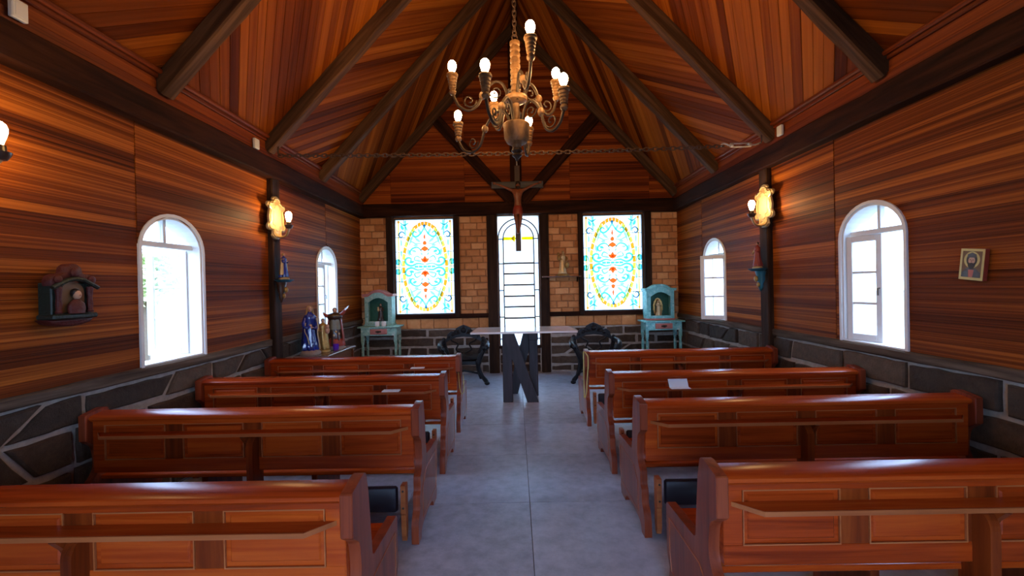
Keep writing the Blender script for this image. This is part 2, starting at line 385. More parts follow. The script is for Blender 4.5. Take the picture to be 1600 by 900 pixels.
# side walls with arched openings
def wall_arched(name, s, wins):
    mb = MB(); xa, xb = s*W, s*(W+WT)
    def bx(y0, y1, z0, z1): mb.box((min(xa, xb), y0, z0), (max(xa, xb), y1, z1))
    y = YF; top = 3.42
    for (a, b) in wins:
        bx(y, a, 0, top); bx(a, b, 0, WZ0); n = 14; c, h = (a+b)/2, (b-a)/2
        pts = [(c - h*math.cos(PI*k/n), WSP + WRI*math.sin(PI*k/n)) for k in range(n+1)]
        for k in range(n):
            (u0, v0), (u1, v1) = pts[k], pts[k+1]
            mb.prism([(u0, v0), (u1, v1), (u1, top), (u0, top)], xa, xb, mp=lambda u, v, w: (w, u, v))
        y = b
    bx(y, YB + WT, 0, top)
    return structure(name, mb, M['mortar'])
wl = wall_arched('wall_left', -1, WIN['L']); wr = wall_arched('wall_right', 1, WIN['R'])
wall_par = {-1: wl, 1: wr}

def wall_boards(s, wins, joints, FR):
    """horizontal boards in rows between sill beam and wall plate, cut round the arched windows"""
    sg = 1 if s < 0 else -1                     # u = y on the left, -y on the right
    for j in range(len(joints) - 1):
        ya, yb = joints[j] + 0.0015, joints[j+1] - 0.0015
        z = SILL1 - 0.01; th0 = 0.018 + 0.004*((j*7) % 3 - 1)
        while z < BZ0 + 0.02:
            h = random.choice((0.055, 0.065, 0.075, 0.09)); z1 = min(z + h, BZ0 + 0.03)
            segs = [(ya, ya, yb, yb)]           # (start at z, start at z1, end at z, end at z1)
            for (a, b) in wins:
                if b < ya or a > yb or z > WSP + WRI or z1 < WZ0: continue
                c, hw = (a+b)/2, (b-a)/2
                def half(zz):
                    if zz <= WSP: return hw
                    q = (zz - WSP)/WRI
                    return hw*math.sqrt(max(0, 1 - q*q))
                ha, hb = half(z), half(z1)
                new = []
                for (p, q, r, t) in segs:
                    new.append((p, q, max(c-ha, p), max(c-hb, q))); new.append((min(c+ha, r), min(c+hb, t), r, t))
                segs = new
            for (p, q, r, t) in segs:
                if r - p < 0.012 and t - q < 0.012: continue
                P = [(p*sg, z + .0002), (r*sg, z + .0002), (t*sg, z1 - .0002), (q*sg, z1 - .0002)]
                plate('plank', P, th0 + random.uniform(-.0006, .0006), M['wall'], wall_par[s], FR, ch=0.0007)
            z = z1
wall_boards(-1, WIN['L'], [YF, 1.55, 3.30, 5.14, 6.64, YB], FRL)
wall_boards(1, WIN['R'], [YF, 1.55, 4.13, 5.20, 7.05, YB], FRR)

def stones(parent, FR, u0, u1, v0, v1, rows, wmin, wmax, slant, t=0.03, gap=0.032):
    hs = [random.uniform(0.8, 1.25) for _ in range(rows)]; k = (v1-v0)/sum(hs); v = v0
    lines = [v0]
    for h in hs: v += h*k; lines.append(v)
    for r in range(rows):
        u = u0 - random.uniform(0, wmin*0.6); js = [(u0, 0.0)]
        u = u0 + random.uniform(wmin*0.5, wmax)
        while u < u1 - wmin*0.5:
            js.append((u, random.choice((0, 0, random.uniform(-slant, slant))))); u += random.uniform(wmin, wmax)
        js.append((u1, 0.0))
        va, vb = lines[r], lines[r+1]
        for i in range(len(js)-1):
            (a, sa), (b, sb) = js[i], js[i+1]; g = gap/2
            jt = lambda: random.uniform(-.012, .012)
            K = [(a-sa+g, va+g+jt()), (b-sb-g, va+g+jt()), (b+sb-g, vb-g+jt()), (a+sa+g, vb-g+jt())]; P = []
            for e in range(4):
                p, q = K[e], K[(e+1) % 4]; ln = math.hypot(q[0]-p[0], q[1]-p[1]); m = max(2, min(6, int(ln/.09)))
                for z_ in range(m):
                    f_ = z_/m; k_ = 0 if z_ == 0 else 1
                    P.append((p[0]+(q[0]-p[0])*f_ + k_*random.uniform(-.007, .007), p[1]+(q[1]-p[1])*f_ + k_*random.uniform(-.007, .007)))
            plate('stone', P, t + random.uniform(-.008, .014), M['stone'], parent, FR, ch=0.011)
stones(wl, FRL, YF, YB, 0.0, SILL0, 4, 0.30, 0.80, 0.13, gap=0.046)
stones(wr, FRR, -YB, -YF, 0.0, SILL0, 4, 0.30, 0.80, 0.13, gap=0.046)
n_trim = [0]
def trim(mb, mat, smooth=False):
    n_trim[0] += 1
    return tag(mb.build('trim_%d' % n_trim[0], mat, smooth=smooth), kind='structure')
def rough_beam(p0, p1, n, half_w, half_h, up=Vector((0, 0, 1)), jit=0.006):
    """a hewn timber with an uneven surface; local frame along p0->p1"""
    p0, p1 = Vector(p0), Vector(p1); d = (p1-p0); Ln = d.length; d.normalize()
    side = d.cross(up).normalized(); up2 = side.cross(d)
    F = frame(p0, d, side, d.cross(side))
    mb = MB(); rings = []
    for i in range(n+1):
        c = 0.012; ring = []
        for (a, b) in ((-1, -1), (1, -1), (1, 1), (-1, 1)):
            ja, jb = random.uniform(-jit, jit), random.uniform(-jit, jit)
            pa, pb = a*half_w + ja, b*half_h + jb
            if a*b > 0: ring += [(Ln*i/n, pa, pb - b*c), (Ln*i/n, pa - a*c, pb)]
            else: ring += [(Ln*i/n, pa - a*c, pb), (Ln*i/n, pa, pb - b*c)]
        # order round the section
        ring = [ring[1], ring[2], ring[3], ring[4], ring[5], ring[6], ring[7], ring[0]]
        rings.append(ring)
    mb.loft(rings)
    return mb, F
def beam_trim(p0, p1, hw, hh, mat, n=12, jit=0.005):
    mb, F = rough_beam(p0, p1, n, hw, hh, jit=jit); n_trim[0] += 1
    return tag(mb.build('trim_%d' % n_trim[0], mat, smooth=False, M=F), kind='structure')
for s in (-1, 1):
    beam_trim((s*(W - 0.065), YF, (BZ0+BZ1)/2), (s*(W - 0.065), YB, (BZ0+BZ1)/2), 0.065, (BZ1-BZ0)/2, M['beam'], 24)      # wall plate
    beam_trim((s*(W - 0.017), YF, (SILL0+SILL1)/2), (s*(W - 0.017), YB, (SILL0+SILL1)/2), 0.027, (SILL1-SILL0)/2, M['sillw'], 30, 0.006)  # weathered sill timber
    for (z0, z1, x) in ((3.14, 3.235, 2.875), (3.235, 3.325, 2.885), (3.325, 3.42, 2.868)):                                 # crown boards
        mb = MB().cbox((s*x, YF, z0), (s*(x+0.03), YB, z1), 0.006); mb2 = mb.build('trim_%d' % (n_trim[0]+1), M['crown'], smooth=False); n_trim[0] += 1
        tag(mb2, kind='structure'); 
    c = MB().cbox((-0.02, -4.9, -0.02), (0.02, 4.9, 0.02), 0.012); n_trim[0] += 1
    tag(c.build('trim_%d' % n_trim[0], M['crown'], smooth=False, M=Matrix.Translation((s*2.852, (YF+YB)/2, 3.375))), kind='structure')
    posts = [5.14] + ([2.15] if s < 0 else [])
    for py in posts:
        beam_trim((s*(W - 0.03), py, 0.0), (s*(W - 0.03), py, BZ0), 0.085, 0.055, M['beam'], 10, 0.003) if False else None

# ceiling: two slopes of diagonal boards, direction alternating from bay to bay
ce = MB()
for s in (-1, 1):
    a = (s*(CX+0.25), CZ - SL*0.25 + 0.03); b = (0, RZ + 0.03)
    ce.prism([a, b, (b[0], b[1]+0.08), (a[0], a[1]+0.08)], YF - 0.3, YB + WT, mp=lambda u, v, w: (u, w, v))
ceil = structure('ceiling', ce, M['beam'])
LS = CX*math.sqrt(1 + SL*SL)
for s in (-1, 1):
    up = Vector((-s*1, 0, SL)).normalized()
    nrm = Vector((-s*SL, 0, -1)).normalized()
    org = Vector((s*CX, 0, CZ))
    yb_edges = [YF] + [1.95] + [r for r in RAFT[:3]] + [YB]
    for k in range(len(yb_edges)-1):
        ya, yb = yb_edges[k], yb_edges[k+1]
        # k=0,2,4.. ; nearest visible bay rises towards the altar
        dirs = 1 if k % 2 == 1 else -1
        d = (Vector((0, 1, 0)) + dirs*up).normalized()
        v = nrm.cross(d)
        F = frame(org, d, v, nrm)
        Fi = F.inverted()
        rect = [Fi @ (org + Vector((0, y, 0)) + up*q) for (y, q) in ((ya, -0.03), (yb, -0.03), (yb, LS), (ya, LS))]
        R2 = [(p.x, p.y) for p in rect]
        lo, hi = min(p[1] for p in R2), max(p[1] for p in R2); q = lo
        while q < hi:
            w_ = random.choice((0.085, 0.095, 0.095, 0.105)); P = clip_poly(clip_poly(R2, 0, -1, -(q+.001)), 0, 1, q + w_ - .001)
            if len(P) >= 3: plate('plank', P, 0.018 + random.uniform(-.0015, .002), M['ceil'], ceil, F, ch=0.003, w0=-0.018)
            q += w_
# back wall -----------------------------------------------------------
CWX, CWZ0, CWZ1 = 0.385, 0.50, 2.92
SGX = (1.20, 2.315); SGZ = (1.115, 2.905)
wb = MB()
def bb(x0, x1, z0, z1): wb.box((x0, YB, z0), (x1, YB + WT, z1))
xs = [-W-WT, -SGX[1], -SGX[0], -CWX, CWX, SGX[0], SGX[1], W+WT]
for i in range(7):
    if i in (1, 5): bb(xs[i], xs[i+1], 0, SGZ[0]); bb(xs[i], xs[i+1], SGZ[1], 3.2)
    elif i == 3: bb(xs[i], xs[i+1], 0, CWZ0); bb(xs[i], xs[i+1], CWZ1, 3.2)
    else: bb(xs[i], xs[i+1], 0, 3.2)
wb.prism([(-W-WT, 3.2), (W+WT, 3.2), (0, RZ+.1)], YB, YB+WT, mp=lambda u, v, w: (u, w, v))
wbk = structure('wall_back', wb, M['bmortar'])
stone_back = MB().box((-W, YB-0.012, 0), (-0.58, YB+0.001, 0.84)).box((0.56, YB-0.012, 0), (W, YB+0.001, 0.84)).box((-CWX-.02, YB-0.012, 0), (CWX+.02, YB+.001, CWZ0-.02)).build('mortar_bed', M['mortar'], wbk, smooth=False)
for (a, b) in ((-W, -0.58), (0.56, W)): stones(wbk, FRB, a, b, 0.0, 0.84, 5, 0.30, 0.75, 0.13, t=0.020, gap=0.042)
stones(wbk, FRB, -CWX, CWX, 0, CWZ0-.02, 3, 0.2, 0.4, 0.05, t=0.022, gap=0.026)
def bricks(x0, x1, z0, z1, bw=0.235, bh=0.127):
    n = max(1, round((z1-z0)/bh)); bh = (z1-z0)/n
    for r in range(n):
        x = x0 - (bw*0.5 if r % 2 else 0.0) - random.uniform(0, .03)
        while x < x1:
            w_ = bw*random.uniform(0.88, 1.12); a, b = max(x, x0), min(x + w_, x1)
            if b - a > 0.03:
                g = 0.006; z = z0 + r*bh; j = lambda: random.uniform(-.004, .004)
                plate('brick', [(a+g+j(), z+g+j()), (b-g+j(), z+g+j()), (b-g+j(), z+bh-g+j()), (a+g+j(), z+bh-g+j())], 0.018 + random.uniform(-.006, .01), M['brick'], wbk, FRB, ch=0.010)
            x += w_
for (a, b) in ((-W, -2.45), (-1.10, -0.58), (0.56, 1.115), (2.455, W)): bricks(a, b, 1.06, BZ0)
for (a, b) in ((-W, -0.58), (0.56, W)): bricks(a, b, 0.84, 1.055, bw=0.27, bh=0.215)
# gable boards
joints = [-W, -2.36, -0.98, 0.98, 2.45, W]
for j in range(len(joints)-1):
    z = 3.10
    while z < RZ:
        h = random.choice((0.06, 0.075, 0.09)); P = [(joints[j]+.001, z+.0008), (joints[j+1]-.001, z+.0008), (joints[j+1]-.001, z+h-.0008), (joints[j]+.001, z+h-.0008)]
        P = clip_poly(P, SL, 1, RZ); P = clip_poly(P, -SL, 1, RZ)
        if len(P) >= 3: plate('plank', P, 0.02 + random.uniform(-.003, .003), M['gable'], wbk, FRB, ch=0.003)
        z += h
beam_trim((-W+.10, YB-0.06, 3.05), (W-.10, YB-0.06, 3.05), 0.085, 0.115, M['beam'], 20)        # tie beam over the brickwork
for (a, b, z0) in ((-2.45, -2.325, 1.05), (-1.195, -1.105, 1.05), (-0.58, -0.392, 0.0), (0.392, 0.56, 0.0), (1.112, 1.195, 1.05), (2.325, 2.455, 1.05)):
    trim(MB().cbox((a, YB-0.085, z0), (b, YB, 2.95), 0.008), M['beamz'])
for (a, b) in ((-2.45, -0.58), (0.56, 2.455)): trim(MB().cbox((a, YB-0.075, 1.035), (b, YB, 1.115), 0.008), M['beam'])
trim(MB().cbox((-0.392, YB-0.06, CWZ0-.05), (0.392, YB, CWZ0), 0.006), M['beamz'])
# wall behind the camera with an open doorway
wf = MB(); DW, DH = 1.0, 2.5
wf.box((-W-WT, YF-WT, 0), (-DW, YF, 3.42)).box((DW, YF-WT, 0), (W+WT, YF, 3.42)).box((-DW, YF-WT, DH), (DW, YF, 3.42))
wf.prism([(-W-WT, 3.42), (W+WT, 3.42), (0, RZ+.1)], YF-WT, YF, mp=lambda u, v, w: (u, w, v))
structure('wall_front', wf, M['gable'])

# ------------------------------------------------------------------ windows
def window(n, s, a, b, leaves):
    """leaves: list of (which jamb 'near'/'far', opening angle in degrees, + inward)"""
    root = bpy.data.objects.new('window_%d' % n, None); COL.objects.link(root); tag(root, kind='structure')
    c, hw = (a+b)/2, (b-a)/2; mp = lambda u, v, w: (s*(W - w), u, v)          # w>0 into the room
    def outline(d, n_=16):
        h = hw + d; P = [(c-h, WZ0-d)]
        P += [(c - h*math.cos(PI*k/n_), WSP + (WRI+d)*math.sin(PI*k/n_)) for k in range(n_+1)]
        return P + [(c+h, WZ0-d)]
    MB().ring(outline(0.0), outline(-0.022), -WT, 0.02, mp).build('lining', M['white'], root, smooth=False)
    MB().ring(outline(0.022), outline(-0.004), 0.0, 0.034, mp).build('casing', M['white'], root, smooth=False)
    zt = WSP + 0.05
    hh = hw*math.sqrt(1 - (0.05/WRI)**2) - .012
    MB().cbox((s*(W+0.045), c-hh, zt-.022), (s*(W+0.10), c+hh, zt+.022), .004).build('transom', M['white'], root, smooth=False)
    MB().cbox((s*(W+0.05), c-.016, zt+.02), (s*(W+0.095), c+.016, WSP+WRI-.02), .003).build('fanlight_bar', M['white'], root, smooth=False)
    for sd in (-1, 1):
        P = [(c+sd*.016, zt+.02)] + [(c + sd*(hw-.02)*math.sin(t), max(zt+.02, WSP + (WRI-.02)*math.cos(t))) for t in [PI/2*k/8 for k in range(9)]][1:]
        P = [(c+sd*.016, zt+.02), (c+sd*.016, WSP+WRI-.03)] + P[1:]
        MB().prism(clean(P), -0.074, -0.070, mp).build('pane', M['pane'], root, smooth=False)
    lw0 = hw - 0.024; z0, z1 = WZ0 + 0.024, zt - .024
    for (jamb, ang, *wk) in leaves:
        far = jamb == 'far'; y0 = b - .023 if far else a + .023; dr = -1 if far else 1
        # leaf local: x along its width from the hinge, y thickness, z up
        lf = MB(); lw = lw0*(wk[0] if wk else 1.0)
        st = 0.052
        lf.cbox((0, -.016, z0), (st, .016, z1), .004).cbox((lw-st, -.016, z0), (lw, .016, z1), .004)
        lf.cbox((st, -.016, z0), (lw-st, .016, z0+.06), .004).cbox((st, -.016, z1-st), (lw-st, .016, z1), .004)
        hz = (z1 - st - z0 - .06)/3
        for k in (1, 2): lf.cbox((st, -.012, z0+.06+hz*k-.011), (lw-st, .012, z0+.06+hz*k+.011), .003)
        # closed: direction dr along y ; inward rotation towards -s x
        t = math.radians(ang); d = Vector((-s*math.sin(t), dr*math.cos(t), 0)); F = frame((s*(W + (0.02 if ang > 0 else 0.10 if ang < -20 else .018)), y0, 0), d, Vector((0, 0, 1)).cross(d), (0, 0, 1))
        leaf = lf.build('casement', M['white'], root, smooth=False, M=F)
        for k in range(3): MB().box((st, -.002, z0+.06+hz*k), (lw-st, .002, z0+.06+hz*(k+1))).build('pane', M['pane'], leaf, smooth=False)
        MB().tube([(lw-.02, -.018, (z0+z1)/2), (lw-.02, -.035, (z0+z1)/2), (lw-.02, -.035, (z0+z1)/2-.06)], .006, 6).build('handle', M['iron'], leaf)
    return root
window(1, -1, *WIN['L'][0], [('far', -72), ('near', -100)])
window(2, -1, *WIN['L'][1], [('near', -1), ('far', -85)])
window(3, 1, *WIN['R'][0], [('far', -14), ('near', -100)])
window(4, 1, *WIN['R'][1], [('near', 70, 1.12), ('far', -95)])

# stained glass windows
def stained(n, cx):
    root = bpy.data.objects.new('window_%d' % n, None); COL.objects.link(root); root.location = (cx, YB, (SGZ[0]+SGZ[1])/2); tag(root, kind='structure')
    hw, hh = (SGX[1]-SGX[0])/2, (SGZ[1]-SGZ[0])/2
    mp = lambda u, v, w: (u, w, v)                       # w along +y (outside)
    MB().box((-hw, 0.03, -hh), (hw, 0.036, hh)).build('pane', M['opal'], root, smooth=False)
    out = [(-hw, -hh), (hw, -hh), (hw, hh), (-hw, hh)]
    MB().ring(out, offset_poly(out, 0.016), -0.01, 0.05, mp).build('frame', M['lead'], root, smooth=False)
    def piece(P, mat, w=0.026, name='glass_piece'): return MB().prism(P, w-.003, w, mp).build(name, M[mat], root, smooth=False)
    def ribbon(P, wd, mat, w=0.0255, name='glass_scroll'):
        P = spline([(p[0], p[1], 0) for p in P], 6); Lf, Rt = [], []
        for i, p in enumerate(P):
            t = (P[min(i+1, len(P)-1)] - P[max(i-1, 0)]).normalized(); nn = Vector((-t.y, t.x, 0)); k = wd*1.7*(0.5 + 0.5*math.sin(PI*(i+.6)/(len(P)+.2)))/2
            Lf.append((p.x+nn.x*k, p.y+nn.y*k)); Rt.append((p.x-nn.x*k, p.y-nn.y*k))
        return MB().ring(Lf, Rt, w-.003, w, mp, closed=False).build(name, M[mat], root, smooth=False)
    A, Bv = 0.435, 0.845; N = 40
    for k in range(N):
        t0, t1 = 2*PI*k/N + .006, 2*PI*(k+1)/N - .006; P = []
        for t in (t0, (t0+t1)/2, t1): P.append((A*math.cos(t), Bv*math.sin(t)))
        for t in (t1, (t0+t1)/2, t0): P.append(((A-.062)*math.cos(t), (Bv-.075)*math.sin(t)))
        piece(P, 'amber' if (k % 5 in (0, 2) or abs(k - 10) < 2.5) else 'ambl')
    for sd in (-1, 1):
        for k in range(6):                              # side bands
            v0 = -hh + .02 + (2*hh-.04)*k/6; v1 = v0 + (2*hh-.04)/6 - .008
            if abs((v0+v1)/2) > .5: piece([(sd*.34, v0), (sd*.375, v0), (sd*.375, v1), (sd*.34, v1)], 'cyanl')
            piece([(sd*.475, v0), (sd*.50, v0), (sd*.50, v1), (sd*.475, v1)], 'ambl')
        for vv in (-1, 1):
            ribbon([(sd*.44, .02*vv), (sd*.47, .12*vv), (sd*.52, .13*vv), (sd*.535, .07*vv), (sd*.50, .045*vv), (sd*.475, .075*vv)], .018, 'cyan')
            ribbon([(sd*.02, .04*vv), (sd*.14, .06*vv), (sd*.25, .02*vv), (sd*.34, .05*vv), (sd*.37, .12*vv), (sd*.32, .17*vv), (sd*.26, .15*vv), (sd*.27, .10*vv)], .024, 'cyan')
            ribbon([(sd*.05, .28*vv), (sd*.13, .36*vv), (sd*.23, .34*vv), (sd*.28, .27*vv), (sd*.24, .22*vv), (sd*.19, .25*vv)], .02, 'cyan')
            ribbon([(sd*.06, .44*vv), (sd*.16, .43*vv), (sd*.25, .47*vv), (sd*.29, .40*vv)], .018, 'cyanl')
            ribbon([(0, .74*vv), (sd*.07, .62*vv), (sd*.16, .56*vv), (sd*.22, .60*vv), (sd*.19, .66*vv), (sd*.14, .63*vv)], .022, 'cyan')
            ribbon([(sd*.22, .70*vv), (sd*.28, .56*vv), (sd*.33, .40*vv)], .016, 'cyanl')
            ribbon([(sd*.36, .62*vv), (sd*.43, .66*vv), (sd*.48, .60*vv), (sd*.44, .55*vv), (sd*.41, .58*vv)], .016, 'blue')
            ribbon([(sd*.30, .82*vv), (sd*.38, .78*vv), (sd*.45, .83*vv)], .016, 'cyan')
            ribbon([(sd*.08, .16*vv), (sd*.16, .20*vv), (sd*.20, .14*vv), (sd*.16, .11*vv)], .016, 'cyan')
    for vv in (-1, 1):
        piece([(0, .50*vv), (.022, .55*vv), (0, .64*vv), (-.022, .55*vv)], 'red')
        piece([(-.04, .42*vv), (0, .40*vv), (.04, .42*vv), (.03, .47*vv), (0, .49*vv), (-.03, .47*vv)], 'red')
        piece([(-.10, .29*vv), (-.05, .36*vv), (0, .39*vv), (.05, .36*vv), (.10, .29*vv), (.05, .31*vv), (0, .28*vv), (-.05, .31*vv)], 'red')
        piece([(-.09, .16*vv), (-.04, .15*vv), (0, .21*vv), (.04, .15*vv), (.09, .16*vv), (.05, .09*vv), (0, .07*vv), (-.05, .09*vv)], 'red')
        piece([(-.035, .105*vv), (.035, .105*vv), (0, .15*vv)], 'amber', .022)
        piece([(-.03, .76*vv), (0, .72*vv), (.03, .76*vv), (.015, .79*vv), (-.015, .79*vv)], 'blue')
        piece([(-.012, .675*vv), (.012, .675*vv), (0, .71*vv)], 'blue')
    for sd in (-1, 1):                                  # pale leaf-shaped fillings between the scrolls
        for vv in (-1, 1):
            for (u, v, ln, wd, a, mt) in ((.30, .27, .16, .06, 80, 'cyanl'), (.13, .50, .15, .05, 40, 'cyanl'), (.25, .52, .14, .05, 115, 'cyanl'), (.20, .29, .10, .05, 20, 'cyan'), (.09, .66, .14, .05, 60, 'cyanl'), (.12, .11, .13, .045, 15, 'cyanl'), (.25, .09, .11, .05, -10, 'cyan'), (.17, .40, .11, .04, 0, 'cyanl'), (.06, .24, .08, .035, 60, 'cyanl'), (.44, .45, .16, .035, 90, 'cyanl'), (.44, .25, .14, .035, 90, 'cyanl'), (.42, .74, .12, .05, 70, 'cyan'), (.50, .09, .10, .05, 80, 'cyanl'), (.34, .72, .12, .035, 60, 'cyanl'), (.20, .74, .09, .03, 130, 'ambl'), (.48, .84, .06, .04, 0, 'ambl')):
                th = math.radians(a)*1.0; dx, dy = math.cos(th), math.sin(th); P = []
                for (f_, g_) in ((-.5, 0), (-.2, .45), (.15, .5), (.5, 0), (.15, -.5), (-.2, -.45)): P.append((sd*(u + dx*f_*ln - dy*g_*wd), vv*(v + dy*f_*ln + dx*g_*wd)))
                piece(P, mt, .0285, 'glass_leaf')
    for k in range(5):
        u = (-.16, -.08, 0, .08, .16)[k]; piece([(u-.036, -.022), (u+.036, -.018), (u+.036, .018), (u-.036, .022)], 'cyan')
    for v in (-.55, -.28, 0.0, .28, .55):
        for sd in (-1, 1): MB().tube([(sd*hw, .0235, v), (sd*(A*math.sqrt(1-(v/Bv)**2)), .0235, v)], .006, 5).build('lead_line', M['lead'], root)
    for sd in (-1, 1): MB().tube([(sd*.385, .0235, -hh), (sd*.385, .0235, -.42)], .005, 5).build('lead_line', M['lead'], root); MB().tube([(sd*.385, .0235, hh), (sd*.385, .0235, .42)], .005, 5).build('lead_line', M['lead'], root)
stained(5, -(SGX[0]+SGX[1])/2); stained(6, (SGX[0]+SGX[1])/2)
# centre window: leaded white glass with an arched border
cw = bpy.data.objects.new('window_7', None); COL.objects.link(cw); cw.location = (0, YB, 0); tag(cw, kind='structure')
MB().box((-CWX, .03, CWZ0), (CWX, .036, CWZ1)).build('pane', M['opal'], cw, smooth=False)
def came(P, r=.014, mat='leadg'): MB().tube([(p[0], .022, p[1]) for p in P], r, 6).build('glazing_bar', M[mat], cw)
o1, o2 = CWX-.008, .285
for rad, zs in ((o1, 2.50), (o2, 2.50)):
    came([(-rad, CWZ0)] + [(-rad*math.cos(PI*k/18), zs + rad*math.sin(PI*k/18)*(0.98)) for k in range(19)] + [(rad, CWZ0)])
for z in (2.49, 2.03, 1.53, 1.03, .62):
    for sd in (-1, 1): came([(sd*o2, z), (sd*o1, z)], .013)
for z in (2.035, 1.84, 1.63, 1.42, 1.22, 1.01, .80): came([(-o2, z), (o2, z)], .019)
for (a, b) in ((-.28, -.075), (.06, .28)): MB().box((a, .024, 2.47), (b, .027, 2.53)).build('glass_band', M['yel'], cw, smooth=False)
MB().prism([(-.13, 2.50), (-.075, 2.42), (-.045, 2.50), (-.075, 2.58)], .020, .023, mp=lambda u, v, w: (u, w, v)).build('glass_band', M['yel'], cw, smooth=False)

# ------------------------------------------------------------------ timber things
ordn = ['nearest to the camera', 'second from the camera', 'third from the camera', 'against the altar gable']
for s, sn in ((-1, 'left'), (1, 'right')):
    for i, y in enumerate(RAFT):
        hw = 0.062; hh = 0.075
        up = Vector((-s, 0, SL)).normalized(); nr = Vector((-s*SL, 0, -1)).normalized()
        p0 = Vector((s*CX, y, CZ)) - up*0.13 + nr*(hh-.004); p1 = Vector((s*0.05, y, RZ - SL*0.05)) + nr*(hh-.004)
        mb, F = rough_beam(p0, p1, 14, hw, hh, up=-nr)
        tag(mb.build('rafter', M['raft'], smooth=False, M=F), 'dark rough-hewn rafter on the %s roof slope, %s' % (sn, ordn[i]), 'rafter', 'roof rafters')
    mb, F = rough_beam((s*1.47, YB-.10, 4.70), (s*.10, YB-.10, 3.17), 8, .05, .098)
    tag(mb.build('brace', M['beam'], smooth=False, M=F), 'dark diagonal timber brace on the gable boards, %s of the crucifix' % sn, 'brace', 'gable braces')
mb, F = rough_beam((-.02, YB-.075, 3.17), (-.02, YB-.075, RZ-.22), 10, .105, .045, up=Vector((0, -1, 0)))
tag(mb.build('king_post', M['beam'], smooth=False, M=F), 'dark upright timber post on the gable behind the crucifix', 'post')
mb, F = rough_beam((0, YF, RZ-.10), (0, YB, RZ-.10), 14, .05, .09)
tag(mb.build('ridge_beam', M['beam'], smooth=False, M=F), 'dark ridge beam along the top of the roof', 'beam')
def wall_post(s, y, label):
    mb = MB(); rings = []
    for i in range(11):
        z = BZ0*i/10; j = lambda: random.uniform(-.004, .004)
        rings.append([(s*(W), y-.082+j(), z), (s*(W-.075)+j(), y-.082+j(), z), (s*(W-.085)+j(), y-.07, z), (s*(W-.085)+j(), y+.07, z), (s*(W-.075)+j(), y+.082+j(), z), (s*W, y+.082+j(), z)])
    mb.loft(rings); return tag(mb.build('wall_post', M['beamz'], smooth=False), label, 'post', 'wall posts')
wall_post(-1, 5.14, 'dark timber post on the left wall behind the lit sconce')
wall_post(1, 5.20, 'dark timber post on the right wall behind the lit sconce')
wall_post(-1, 2.10, 'dark timber post on the left wall near the camera')

